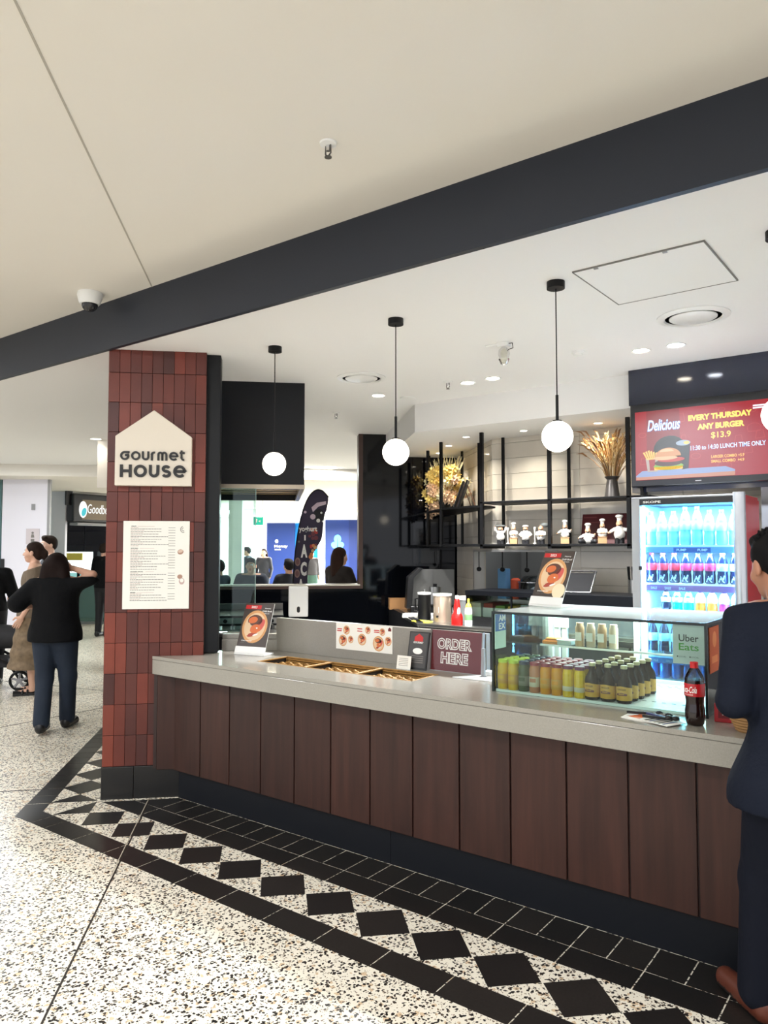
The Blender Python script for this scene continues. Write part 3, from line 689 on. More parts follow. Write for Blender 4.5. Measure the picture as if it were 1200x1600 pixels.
def glyphs(word, x, y, h, sw):
    """unicase lettering: every letter the same height h"""
    r = h / 2 - sw / 2; D = .010
    for ch in word:
        if ch == 'o': L.stroke(arc(x + h / 2, y + h / 2, r, 0, 360, 26)[:-1], sw, K, 0, D, True); w = h
        elif ch == 'g':
            L.stroke([(x + h, y + h - sw / 2)] + [(x + h / 2, y + h - sw / 2)] + arc(x + h / 2, y + h / 2, r, 90, 360, 20)[1:] + [(x + h - sw / 2, y + h * .56), (x + h * .52, y + h * .56)], sw, K, 0, D); w = h * 1.02
        elif ch == 'u':
            q = h * .40 - sw / 2; L.stroke([(x + sw / 2, y + h)] + arc(x + sw / 2 + q, y + sw / 2 + q, q, 180, 360, 12) + [(x + sw / 2 + 2 * q, y + h)], sw, K, 0, D); w = h * .82
        elif ch == 'r':
            q = h * .34 - sw / 2; L.stroke([(x + sw / 2, y), (x + sw / 2, y + h - sw / 2 - q)] + arc(x + sw / 2 + q, y + h - sw / 2 - q, q, 180, 70, 8), sw, K, 0, D); w = h * .54
        elif ch == 'm':
            q = h * .29 - sw / 2 + .002
            for i in range(2): L.stroke([(x + sw / 2 + 2 * q * i, y)] + arc(x + sw / 2 + q + 2 * q * i, y + h - sw / 2 - q, q, 180, 0, 10) + [(x + sw / 2 + 2 * q * (i + 1), y)], sw, K, 0, D)
            w = 4 * q + sw + .002
        elif ch == 'e':
            L.stroke([(x + sw * .6, y + h * .5), (x + h - sw / 2, y + h * .5)] + arc(x + h / 2, y + h / 2, r, 0, 318, 22), sw, K, 0, D); w = h
        elif ch == 't':
            q = h * .26; L.stroke([(x + h * .2, y + h * 1.18), (x + h * .2, y + sw / 2 + q)] + arc(x + h * .2 + q, y + sw / 2 + q, q, 180, 280, 8), sw, K, 0, D); L.stroke([(x, y + h - sw / 2), (x + h * .55, y + h - sw / 2)], sw, K, 0, D + .0005); w = h * .55
        elif ch == 'H':
            for a in (sw / 2, h * .9 - sw / 2): L.stroke([(x + a, y), (x + a, y + h)], sw, K, 0, D)
            L.stroke([(x, y + h / 2), (x + h * .9, y + h / 2)], sw, K, 0, D + .0005); w = h * .9
        elif ch == 's':
            q = h / 4 - sw / 4; L.stroke(arc(x + h * .36, y + h - sw / 2 - q, h * .3 - sw / 2 + .004, 25, 270, 14, q) + arc(x + h * .36, y + sw / 2 + q, h * .3 - sw / 2 + .006, 90, -155, 14, q)[1:], sw, K, 0, D); w = h * .74
        x += w + h * .16
    return x
glyphs('gourmet', u0 + .034, 2.215, .059, .0125)
glyphs('House', u0 + .034, 2.102, .083, .0185)
L.build('lettering', t)
# menu board
t = thing('menu_board', 'white printed menu board on the tiled pillar below the house-shaped sign', 'menu', (-4.442, 2.858, 0), 45)
a0, a1, b0, b1 = .113, .541, 1.232, 1.815
MB(T(0, -.004, 0) @ FACE).box(a0, b0, 0, a1, b1, .008, PAPER).build('board', t, bevel=.002)
m = MB(T(0, -.0126, 0) @ FACE); rr = random.Random(3)
IK = mat('ink_soft', (104, 98, 94), .7); IKP = mat('ink_pink', (196, 170, 164), .7)
y = b1 - .035
for head, n in (('WRAPS', 15), ('BURGERS', 16), ('BURGER PACKS', 14), ('SIDES', 6)):
    m.text(head, a0 + .05 + len(head) * .0033, y, len(head) * .0066, .0075, INK, 0, bold=.03); m.quad(a0 + .05 + len(head) * .008, y - .001, a0 + .2, y + .001, IKP); y -= .0092
    for k in range(n):
        ln = rr.uniform(.13, .24) if k % 2 else rr.uniform(.03, .08)
        u = a0 + .048
        while u < a0 + .048 + ln:
            wl_ = rr.uniform(.008, .02); m.quad(u, y - .0016, u + wl_, y + .0016, IK if k % 2 else IKP); u += wl_ + .003
        if k % 2 == 0: m.quad(a0 + .29, y - .0015, a0 + .335, y + .001, IK)
        y -= .0086
    y -= .008
m.stroke(arc(a0 + .385, b1 - .055, .016, 100, 300, 10, .02), .004, IK, 0); m.stroke(arc(a0 + .385, b1 - .055, .007, 60, 330, 8, .01), .003, IK, 0)
PB = mat('print_bun', (176, 140, 122), .7)
m.disc(a0 + .37, b1 - .205, .02, PB, 0, .017, rot=20); m.disc(a0 + .37, b1 - .2, .017, mat('print_bun2', (216, 190, 172), .7), .0003, .010, rot=20)
m.disc(a0 + .368, b1 - .37, .017, PB, 0, .015); m.disc(a0 + .38, b1 - .40, .018, IKP, .0003, .022); m.disc(a0 + .38, b1 - .395, .012, PAPER, .0006, .013)
m.build('print', t)

# ---------------------------------------------------------------- ceiling fittings
gl = thing('globe_pendant', 'white globe pendant lamp nearest the tiled pillar', 'pendant lamp', (-3.515, 3.485, 0), group='globe pendants over the counter')
PZ = 2.187; PR = .077
MB().lathe([(.0, CZ - .035), (.045, CZ - .035), (.045, CZ), (.0, CZ)], 20, BLACK).build('ceiling_rose', gl, smooth=40)
MB().tube([(0, 0, CZ - .03), (0, 0, PZ + PR + .12)], .0032, BLACK, 6).build('cord', gl)
MB().cyl(0, 0, PZ + PR - .004, PZ + PR + .13, .0075, BLACK, 10).cyl(0, 0, PZ + PR - .006, PZ + PR + .004, .022, BLACK, 14).build('stem', gl, smooth=40)
MB().ball((0, 0, PZ), PR, GLOBE, 28, 18).build('globe', gl, smooth=80)
for i, (x, l) in enumerate(((-2.521, 'white globe pendant lamp second from the tiled pillar'), (-1.525, 'white globe pendant lamp third from the tiled pillar'), (-.53, 'white globe pendant lamp fourth from the pillar, before the television'))):
    g = copy_tree(gl); g['label'] = l; g.location = (x, 3.475 - .01 * i, 0)
def downlight(label, x, y, z=CZ, r=.05, m=LAMP, p=6, col=(1, .93, .8), shadow=True, grp='recessed downlights'):
    t = thing('downlight', label, 'downlight', (x, y, z), group=grp)
    MB().lathe([(r, -.001), (r * 1.25, -.006), (r * 1.3, -.001)], 20, WPLAS).build('trim_ring', t, smooth=50)
    MB().lathe([(r, -.002), (0, -.002)], 20, m).build('lens', t)
    l = area('downlight_lamp', (x, y, z - .012), r * 1.6, p, col); l.data.spread = R(120); l.parent = None
    return t
for (x, y, l, m, c) in ((-1.607, 5.03, 'warm round downlight in the shop ceiling before the dark television wall', LAMP, (1, 1, .99)), (-1.381, 5.03, 'cool round downlight in the shop ceiling, nearest the right edge', LAMPC, (.72, .86, 1)),
        (-3.042, 5.18, 'round downlight in the shop ceiling, left of the close pair', LAMP, (1, .99, .97)), (-2.804, 5.16, 'round downlight in the shop ceiling, right of the close pair', LAMP, (1, .99, .97)), (-3.925, 5.149, 'round downlight in the shop ceiling near the left round vent', LAMP, (1, 1, .99))):
    downlight(l, x, y, m=m, col=c, p=30)
for (x, y, l) in ((-4.121, 6.62, 'small downlight in the shelf soffit over the angled shelf, middle of three'), (-3.663, 6.20, 'small downlight in the shelf soffit at the bend'), (-3.047, 6.18, 'small downlight in the shelf soffit over the chef figurines'), (-4.53, 7.07, 'small downlight in the shelf soffit over the dried flowers'), (-2.35, 6.18, 'small downlight in the shelf soffit over the dried grass vase')):
    downlight(l, x, y, 2.705, .03, LAMP, 2.6, (1, .92, .78), grp='soffit downlights')
def vent(label, x, y, r):
    t = thing('ceiling_vent', label, 'air vent', (x, y, CZ), group='round ceiling vents')
    MB().lathe([(r * 1.28, -.001), (r * 1.28, -.006), (r * 1.02, -.014), (r * .98, -.004)], 32, WPLAS).build('ring', t, smooth=50)
    MB().lathe([(r * .99, -.005), (0, -.005)], 32, mat('vent_gap_shade', (30, 30, 32), .8)).build('throat', t)  # flat dark disc paints the shade inside the ring gap
    MB().lathe([(r * .84, -.006), (r * .84, -.010), (r * .8, -.014), (0, -.014)], 32, WPLAS).build('disc', t, smooth=50)
vent('round white air vent in the ceiling beside the access hatch', -1.125, 4.46, .155)
vent('round white air vent in the ceiling near the black hood', -3.615, 4.525, .15)
t = thing('access_hatch', 'flush square access hatch in the white shop ceiling', 'hatch', (-1.094, 3.676, CZ), -1)
MB().box(-.297, -.297, -.006, .297, .297, -.0005, SOFFIT).build('panel', t)
m = MB(); LINE = mat('hatch_gap', (122, 120, 116), .8)
for s in (-1, 1): m.box(-.303, s * .3 - .003, -.0075, .303, s * .3 + .003, -.0005, LINE).box(s * .3 - .003, -.303, -.0075, s * .3 + .003, .303, -.0005, LINE)
m.build('gap', t)
m = MB()
for x in (-.2, .12): m.box(x, -.292, -.010, x + .02, -.28, -.006, GPLAS)
m.build('latch', t)
def sprinkler(label, x, y, z, big=False):
    t = thing('sprinkler', label, 'sprinkler', (x, y, z), group='ceiling sprinklers')
    MB().lathe([(.036, -.001), (.034, -.008), (.016, -.012)], 18, WPLAS).build('rose', t, smooth=40)
    MB().cyl(0, 0, -.035, -.008, .009, CHROME, 10).tube([(-.012, 0, -.012), (-.014, 0, -.045), (0, 0, -.058), (.014, 0, -.045), (.012, 0, -.012)], .0035, STEELD, 6).build('body', t, smooth=40)
    MB().cyl(0, 0, -.062, -.059, .015, STEELD, 14).build('deflector', t, smooth=40)
sprinkler('small sprinkler head in the cream concourse ceiling above the dark beam', -1.955, 2.23, MZ)
sprinkler('small dark sprinkler in the shop ceiling left of the close downlight pair', -3.145, 5.045, CZ)
sprinkler('small sprinkler under the ceiling by the left corridor', *[float(v) for v in (-6.75, 4.55)], CZ)
sprinkler('small sprinkler under the ceiling right of the black hood', -4.75, 5.55, CZ)
t = thing('smoke_detector', 'white disc smoke detector in the shop ceiling behind third pendant', 'smoke detector', (-1.954, 4.80, CZ))
MB().lathe([(.045, 0), (.045, -.012), (.03, -.018), (.03, -.03), (0, -.032)], 20, WPLAS).build('body', t, smooth=40)
t = thing('ceiling_speaker', 'flat white disc fitting in the ceiling near the second pendant', 'ceiling fitting', (-3.772, 5.13 + .25, CZ))
MB().lathe([(.07, -.001), (.07, -.01), (.05, -.014), (0, -.014)], 20, WPLAS).build('body', t, smooth=40)
t = thing('bare_fitting', 'white conduit box with a hanging clear lamp in the shop ceiling', 'ceiling fitting', (-2.254, 4.30, CZ))
MB().box(-.13, -.012, -.012, .0, .012, 0, WPLAS).box(-.035, -.03, -.03, .035, .03, 0, WPLAS).build('bracket', t, bevel=.004)
MB().tube([(.03, 0, -.01), (.06, 0, -.012), (.065, 0, -.045), (.03, 0, -.05)], .003, BLACK, 6).build('wire', t)
MB().lathe([(.018, -.03), (.034, -.05), (.038, -.075), (.03, -.10), (.036, -.11), (.022, -.14), (.0, -.15)], 18, glass_mat('frosted', (236, 234, 226), 2, .2)).lathe([(.016, -.03), (.03, -.05), (.03, -.12), (0, -.13)], 12, WPLAS).build('lamp_cover', t, smooth=50)
t = thing('dome_camera', 'white dome security camera hanging from the ceiling over the dark beam', 'security camera', (-4.36, 2.66, MZ))
MB().lathe([(.075, 0), (.078, -.02), (.066, -.065), (.058, -.075)], 24, WPLAS).build('housing', t, smooth=40)
MB().ball((0, -.0, -.078), (.05, .05, .045), mat('dome_dark', (40, 40, 44), .1), 20, 12).build('dome', t, smooth=60)
# ---------------------------------------------------------------- smooth solid modelling (distance field + surface nets)
def sdf(prims, res, cuts=(), k=.02):
    """prims: ('c', a, b, ra, rb, mat[, k]) tapered capsule | ('e', c, (rx, ry, rz), mat[, k[, rz_deg]]) ellipsoid. cuts: (point, normal): keep the side against the normal"""
    lo = np.array([1e9] * 3); hi = -lo
    bb = []
    for p in prims:
        if p[0] == 'c':
            a, b = np.array(p[1], float), np.array(p[2], float); r = max(p[3], p[4]); l, h = np.minimum(a, b) - r, np.maximum(a, b) + r
        else:
            c = np.array(p[1], float); r = np.array(p[2], float)
            if len(p) > 5: r = np.array([max(r[0], r[1])] * 2 + [r[2]])
            l, h = c - r, c + r
        bb.append((l, h)); lo = np.minimum(lo, l); hi = np.maximum(hi, h)
    lo -= 2.5 * res; n = np.ceil((hi + 2.5 * res - lo) / res).astype(int) + 1
    F = np.full(n, 1.0, np.float32); ID = np.zeros(n, np.int16); B = np.full(n, 9.0, np.float32)
    ax = [lo[i] + res * np.arange(n[i]) for i in range(3)]
    mats = []
    for p, (l, h) in zip(prims, bb):
        m = p[5] if p[0] == 'c' else p[3]
        kk = (p[6] if len(p) > 6 else k) if p[0] == 'c' else (p[4] if len(p) > 4 and p[4] is not None else k)
        if m not in mats: mats.append(m)
        pad = kk + 3 * res
        s = [max(0, int((l[i] - pad - lo[i]) / res)) for i in range(3)]; e = [min(n[i], int((h[i] + pad - lo[i]) / res) + 2) for i in range(3)]
        X, Y, Z = np.meshgrid(ax[0][s[0]:e[0]], ax[1][s[1]:e[1]], ax[2][s[2]:e[2]], indexing='ij')
        if p[0] == 'c':
            a, b = np.array(p[1], float), np.array(p[2], float); d = b - a; dd = max(d @ d, 1e-9)
            t = np.clip(((X - a[0]) * d[0] + (Y - a[1]) * d[1] + (Z - a[2]) * d[2]) / dd, 0, 1)
            D = np.sqrt((X - a[0] - t * d[0]) ** 2 + (Y - a[1] - t * d[1]) ** 2 + (Z - a[2] - t * d[2]) ** 2) - (p[3] + (p[4] - p[3]) * t)
        else:
            c, r = p[1], p[2]; x, y, z = X - c[0], Y - c[1], Z - c[2]
            if len(p) > 5: q = R(p[5]); x, y = x * math.cos(q) + y * math.sin(q), -x * math.sin(q) + y * math.cos(q)
            k0 = np.sqrt((x / r[0]) ** 2 + (y / r[1]) ** 2 + (z / r[2]) ** 2); k1 = np.sqrt((x / r[0] ** 2) ** 2 + (y / r[1] ** 2) ** 2 + (z / r[2] ** 2) ** 2) + 1e-9
            D = k0 * (k0 - 1) / k1
        sl = tuple(slice(s[i], e[i]) for i in range(3)); f = F[sl]
        w = D < B[sl]; ID[sl][w] = mats.index(m); B[sl] = np.minimum(B[sl], D)
        hh = np.clip(.5 + .5 * (f - D) / max(kk, 1e-6), 0, 1); F[sl] = f * (1 - hh) + D * hh - kk * hh * (1 - hh)
    if cuts:
        X, Y, Z = np.meshgrid(*ax, indexing='ij')
        for pt, nn in cuts:
            nn = np.array(nn, float); nn /= np.linalg.norm(nn)
            F = np.maximum(F, (X - pt[0]) * nn[0] + (Y - pt[1]) * nn[1] + (Z - pt[2]) * nn[2])
    # surface nets
    ins = F < 0
    acc = np.zeros(tuple(n - 1) + (3,), np.float32); cnt = np.zeros(tuple(n - 1), np.int16)
    C = [(i, j, q) for i in (0, 1) for j in (0, 1) for q in (0, 1)]
    def sub(A, c): return A[c[0]:n[0] - 1 + c[0], c[1]:n[1] - 1 + c[1], c[2]:n[2] - 1 + c[2]]
    for a in C:
        for i in range(3):
            if a[i] == 0:
                b = list(a); b[i] = 1; fa, fb = sub(F, a), sub(F, b); x = (fa < 0) != (fb < 0)
                t = np.where(x, fa / np.where(x, fa - fb, 1), 0)
                for j in range(3): acc[..., j] += np.where(x, a[j] + (t if j == i else 0), 0)
                cnt += x
    cell = cnt > 0; idx = np.full(cell.shape, -1, np.int64); idx[cell] = np.arange(cell.sum())
    w = np.argwhere(cell); V = lo + res * (w + acc[cell] / cnt[cell][:, None])
    vid = ID[w[:, 0], w[:, 1], w[:, 2]]
    faces = []
    for i in range(3):
        j, q = (i + 1) % 3, (i + 2) % 3
        A = [slice(0, None)] * 3; Bq = list(A); A[i] = slice(0, n[i] - 1); Bq[i] = slice(1, n[i])
        x = ins[tuple(A)] != ins[tuple(Bq)]; e = np.argwhere(x)
        e = e[(e[:, j] > 0) & (e[:, q] > 0) & (e[:, j] < n[j] - 1) & (e[:, q] < n[q] - 1)]
        fl = ins[tuple(A)][e[:, 0], e[:, 1], e[:, 2]]
        def at_(dj, dq):
            c = e.copy(); c[:, j] -= dj; c[:, q] -= dq; return idx[c[:, 0], c[:, 1], c[:, 2]]
        Q = np.stack([at_(1, 1), at_(0, 1), at_(0, 0), at_(1, 0)], 1)
        Q[~fl] = Q[~fl][:, ::-1]; faces.append(Q)
    faces = np.concatenate(faces); fm = vid[faces[:, 0]]
    return V, faces, fm, mats
def sdf_add(mb, *a, **kw):
    V, Fc, fm, mats = sdf(*a, **kw); o = len(mb.v); ks = [mb.mi(m) for m in mats]
    mb.v += [tuple(mb.M @ Vector(v)) for v in V.tolist()] if mb.M != I4 else [tuple(v) for v in V.tolist()]
    mb.f += (Fc + o).tolist(); mb.m += [ks[i] for i in fm]
    return mb

# ---------------------------------------------------------------- black metal shelf units hung from the soffit
SH = BLACK
sh = thing('hanging_shelf', 'straight black metal hanging shelf holding chef figurines on the white tiled wall', 'shelf', (0, 0, 0))
def post(x, y, parent, top=2.705, bot=1.65, w=.013): MB().box(x - w, y - w, bot, x + w, y + w, top, SH).build('post', parent)
for x in (-3.415, -2.745, -2.055): post(x, 6.06, sh, w=.015); post(x + .01, 6.46, sh, w=.012)
MB().box(-3.43, 6.045, 2.045, -1.88, 6.475, 2.062, SH).build('shelf_board', sh, bevel=.002)
MB().box(-3.43, 6.045, 1.652, -1.88, 6.475, 1.672, SH).build('shelf_board', sh, bevel=.002)
for x in (-3.415, -2.745, -2.055):
    MB().box(x - .016, 6.045, 1.632, x + .016, 6.475, 1.656, SH).build('rail', sh)
s2 = thing('hanging_shelf', 'angled black metal hanging shelf with dried flowers before the black wall', 'shelf', (0, 0, 0), group=None)
for i, (x, y) in enumerate(((-4.054, 6.365), (-4.525, 6.836), (-4.996, 7.305))):
    post(x, y, s2); 
    if i < 2: post(x + .27 if i else x + .28, y + .275, s2, w=.011)
post(-5.30, 7.18, s2, w=.01); post(-4.76, 7.22, s2, w=.01)
MB().prism([(-5.06, 7.35), (-4.03, 6.335), (-3.60, 6.14), (-3.46, 6.14), (-3.46, 6.40), (-3.75, 6.66), (-4.62, 7.50), (-4.83, 7.40)], 2.018, 2.036, SH).build('shelf_board', s2)
MB().prism([(-5.06, 7.35), (-4.03, 6.335), (-3.60, 6.09), (-3.44, 6.09), (-3.44, 6.40), (-3.75, 6.66), (-4.62, 7.50), (-4.83, 7.40)], 1.652, 1.674, SH).build('shelf_board', s2)
# ---- chef figurines
CW = mat('figure_white', (240, 236, 228), .4); CS = mat('figure_skin', (214, 164, 128), .5); CB = mat('figure_black', (24, 24, 28), .5); CT = mat('figure_tan', (190, 150, 108), .6); CG = mat('figure_grey', (96, 100, 98), .5)
def chef(label, x, z_top, arms='front', box=False, hat='tall', hold=None, sit=False, rz=0):
    H = .165 if not box else .15; b = .055 if box else 0
    P_ = []
    hgt = z_top - 1.674
    if not sit: P_ += [('c', (-.014, 0, b + .0), (-.014, 0, b + .03), .016, .016, CB, .006), ('c', (.014, 0, b), (.014, 0, b + .03), .016, .016, CB, .006)] if not box else []
    bz = b + (.055 if not box else .02)
    P_ += [('e', (0, 0, bz + .005), (.036, .032, .034), CW), ('e', (0, 0, bz + .035), (.028, .024, .026), CW), ('e', (0, -.004, bz + .072), (.021, .02, .022), CS, .004),
           ('e', (0, -.025, bz + .068), (.006, .006, .005), CS, .003), ('e', (0, -.02, bz + .061), (.010, .005, .004), CB, .002)]
    hz = bz + .088
    if hat == 'tall': P_ += [('c', (0, 0, hz), (0, 0, hz + .022), .016, .015, CW, .004), ('e', (0, 0, hz + .034), (.025, .024, .013), CW, .006)]
    elif hat == 'flat': P_ += [('e', (0, -.002, hz + .004), (.026, .026, .010), CW, .004)]
    A = {'front': [((-.03, 0, bz + .04), (-.034, -.02, bz + .022), (-.01, -.034, bz + .015)), ((.03, 0, bz + .04), (.034, -.02, bz + .022), (.01, -.034, bz + .015))],
         'up': [((-.028, 0, bz + .045), (-.042, -.006, bz + .062), (-.045, -.004, bz + .09)), ((.028, 0, bz + .045), (.042, -.006, bz + .062), (.045, -.004, bz + .09))],
         'hip': [((-.03, 0, bz + .04), (-.046, -.004, bz + .022), (-.03, -.016, bz + .006)), ((.03, 0, bz + .04), (.046, -.004, bz + .022), (.03, -.016, bz + .006))],
         'side': [((-.03, 0, bz + .04), (-.05, -.012, bz + .026), (-.066, -.02, bz + .014)), ((.03, 0, bz + .04), (.042, -.016, bz + .03), (.052, -.026, bz + .045))]}[arms]
    for a, e, h in A: P_ += [('c', a, e, .0105, .0095, CW, .005), ('c', e, h, .0095, .0075, CW, .004), ('e', h, (.008, .008, .008), CS, .003)]
    if hold == 'tray': P_.append(('e', (0, -.002, bz + .098), (.05, .03, .010), CG, .003))
    if hold == 'pan': P_.append(('e', (.03, -.004, bz + .10), (.035, .02, .02), CG, .003))
    if sit: P_ += [('c', (-.02, 0, .018), (-.055, -.03, .018), .018, .02, CB, .006), ('c', (.02, 0, .018), (.055, -.03, .018), .018, .02, CB, .006)]
    if sit: P_ = [(p[:1] + tuple((q[0], q[1], q[2] - (.028 if p[-2] is not CB or q[2] > .03 else 0)) if isinstance(q, tuple) and len(q) == 3 and i in (1, 2) and (p[0] == 'c' or i == 1) else q for i, q in enumerate(p[1:], 1))) for p in P_]
    zt = max(p[1][2] + (p[2][2] if p[0] == 'e' else p[3]) for p in P_)
    m = MB(Matrix.Scale(hgt / zt, 4)); sdf_add(m, P_, .0045, k=.008)
    o = m.build('chef_figurine', loc=(x, 6.20, 1.6735), rz=rz + 20, smooth=180)
    if box: MB(Matrix.Scale(hgt / zt, 4)).box(-.036, -.03, 0, .036, .03, .058, CT).box(-.04, -.034, .052, .04, .034, .058, CT).build('wooden_box', o, bevel=.002)
    tag(o, label, 'figurine', 'chef figurines on the black shelf')
chef('chef figurine lifting a grey tray overhead, nearest the shelf bend', -3.30, 1.852, 'up', hat='none', hold='tray')
chef('chef figurine behind a wooden box, second from the shelf bend', -3.165, 1.873, 'front', True)
chef('chef figurine with flat hat and hands on hips, third from the bend', -3.046, 1.845, 'hip', hat='flat')
chef('chef figurine carrying a grey pan on its shoulder beside the middle post', -2.896, 1.862, 'front', hat='none', hold='pan')
chef('chef figurine on a wooden box just right of the middle post', -2.668, 1.884, 'side', True)
chef('seated chef figurine with black trousers before the maroon picture', -2.46, 1.853, 'side', sit=True)
chef('tall chef figurine behind a wooden box before the maroon picture', -2.332, 1.887, 'front', True)
chef('tallest chef figurine beside the third post of the shelf', -2.185, 1.92, 'side')
for i, x in enumerate((-3.235, -2.965)):
    o = MB().lathe([(.016, 0), (.016, .006), (.005, .012), (.005, .12), (.011, .135), (.011, .15), (0, .155)], 12, CW).build('utensil_figurine', loc=(x, 6.22, 1.6735), smooth=50)
    tag(o, ['white spoon-shaped ornament beside the back post near the bend', 'white spoon-shaped ornament left of the middle post of the shelf'][i], 'ornament')
# maroon picture leaning on the tiles
t = thing('maroon_picture', 'maroon landscape picture leaning on white tiles behind the chef figurines', 'picture', (-2.38, 6.36, 1.674))
Mp = Matrix.Rotation(R(-14), 4, 'X')
MB(Mp).box(-.215, 0, 0, .215, .012, .272, mat('picture_maroon', (92, 28, 34), .35)).build('board', t, bevel=.002)
m = MB(Mp @ Matrix.Translation((0, -.0006, 0)) @ FACE)
m.quad(-.2, .09, .2, .1, mat('picture_line', (128, 62, 62), .5)); m.quad(-.19, .19, -.02, .198, mat('picture_line', (0, 0, 0))); m.disc(.13, .1, .06, mat('picture_tan', (160, 104, 78), .6), 0, .045); m.quad(-.2, .235, -.08, .245, mat('picture_line', (0, 0, 0)))
m.build('print', t)
# grey vase with dried wheat and grass
rr = random.Random(11)
VX, VY, VZ = -2.26, 6.25, 2.062
t = thing('grey_vase', 'tapered grey metal vase of tall dried grasses on the upper shelf', 'vase', (VX, VY, VZ))
MB().lathe([(.066, 0), (.064, .01), (.044, .15), (.042, .155), (.064, .18), (.06, .182), (.036, .155), (.03, .05), (0, .05)], 28, mat('vase_grey', (104, 100, 98), .35, metal=.5, noise=(8, .15))).build('vase', t, smooth=50)
DG = [mat('dry_straw', (196, 154, 96), .8, noise=(20, .25)), mat('dry_brown', (134, 96, 60), .8, noise=(20, .3)), mat('dry_pale', (226, 200, 150), .8, noise=(20, .2))]
for i in range(84):
    a = rr.uniform(0, 2 * math.pi); sp = rr.uniform(.02, .30) ** 1.0; h = rr.uniform(.26, .46)
    dx, dy = sp * math.cos(a) * (1.0), sp * math.sin(a) * .55
    pts = [(.02 * math.cos(a), .02 * math.sin(a), .1), (dx * .35, dy * .35, .1 + h * .5), (dx * .75, dy * .75, .1 + h * .85), (dx * 1.02, dy * 1.02, .1 + h)]
    m = MB(); g_ = DG[i % 3]; m.tube(pts, .0026, g_, 5)
    tip = Vector(pts[3]); dr = (tip - Vector(pts[2])).normalized()
    n = 9
    if i % 3 == 1:      # drooping leaf blade
        m.tube([tuple(tip), tuple(tip + dr * .05 + Vector((0, 0, .004))), tuple(tip + dr * .10 + Vector((dx * .1, dy * .1, -.02)))], [.007, .009, .001], g_, 4)
    else:
        for k in range(n):
            c = tip - dr * .015 * (n - k) * .9; q = k * 2.4; s_ = Vector((math.cos(q), math.sin(q), .9)) * .016
            m.tube([tuple(c), tuple(c + s_ * .6 + dr * .006), tuple(c + s_ * .9 + dr * .02)], [.0045, .0055, .0008], g_, 4)
    m.build('dried_stem', t)
# dried flower arrangement on the angled shelf
FX, FY = -4.36, 6.90
t = thing('dried_flowers', 'yellow and cream dried flower arrangement in a dark pot on the angled shelf', 'flowers', (FX, FY, 2.036))
MB().lathe([(.05, 0), (.07, .04), (.075, .10), (.06, .12), (.05, .11), (0, .1)], 20, mat('pot_dark', (36, 34, 34), .5)).build('pot', t, smooth=50)
FL = [mat('bloom_yellow', (244, 212, 128), .8, noise=(30, .2)), mat('bloom_cream', (250, 236, 198), .8, noise=(30, .15)), mat('bloom_pink', (226, 192, 160), .8, noise=(30, .2))]
for i in range(60):
    a = rr.uniform(0, 2 * math.pi); el = rr.uniform(.05, 1); rad = .30 * math.sqrt(rr.uniform(.1, 1))
    c = Vector((rad * math.cos(a) * .95 + .04, rad * math.sin(a) * .4, .10 + el * .36 - (.18 if i % 4 == 0 else 0) * (rad / .3)))
    m = MB(); g_ = FL[0 if i % 3 < 2 and el > .3 else (1 if i % 2 else 2)]
    m.tube([(0, 0, .09), tuple(c * .55 + Vector((0, 0, .06))), tuple(c)], .0025, DG[0], 4)
    for k in range(16):
        q = k * 2.39996; z = 1 - 2 * (k + .5) / 16; w_ = math.sqrt(1 - z * z); d = Vector((w_ * math.cos(q), w_ * math.sin(q), z)) * .062
        m.tube([tuple(c), tuple(c + d * .6), tuple(c + d)], [.008, .016, .003], g_, 4)
    m.build('bloom', t)
for i in range(12):
    a = -0.9 + i * .16; tip = Vector((math.sin(a) * .26 + .06, rr.uniform(-.06, .06), .42 + math.cos(a) * .14))
    m = MB(); m.tube([(0, 0, .1), tuple(tip * .6), tuple(tip)], [.004, .006, .003], FL[1], 5)
    for k in (-1, 1): m.tube([tuple(tip * .8), tuple(tip * .9 + Vector((k * .03, 0, .035))), tuple(tip * .95 + Vector((k * .045, 0, .07)))], [.004, .005, .002], FL[1], 4)
    m.build('dried_stem', t)
# picture frames standing like tents
for i, (x, y, l) in enumerate(((-4.03, 6.56, 'white edged photo frame leaning beside the dried flowers on the angled shelf'), (-3.93, 6.47, 'black photo frame with easel leg at the end of the angled shelf'))):
    t = thing('photo_frame', l, 'photo frame', (x, y, 2.036), -64, 'photo frames on the angled shelf')
    Mf = Matrix.Rotation(R(-20), 4, 'X')
    MB(Mf).box(-.10, 0, 0, .10, .018, .30, BLACK).build('frame', t, bevel=.002)
    MB(Mf).box(-.085, -.002, .02, .085, .001, .28, WPLAS if i == 0 else MAROON).build('picture', t)
    MB(Matrix.Translation((0, .19, 0)) @ Matrix.Rotation(R(20), 4, 'X')).box(-.03, -.004, 0, .03, .004, .25, mat('easel_brown', (120, 80, 50), .5)).build('easel_leg', t)

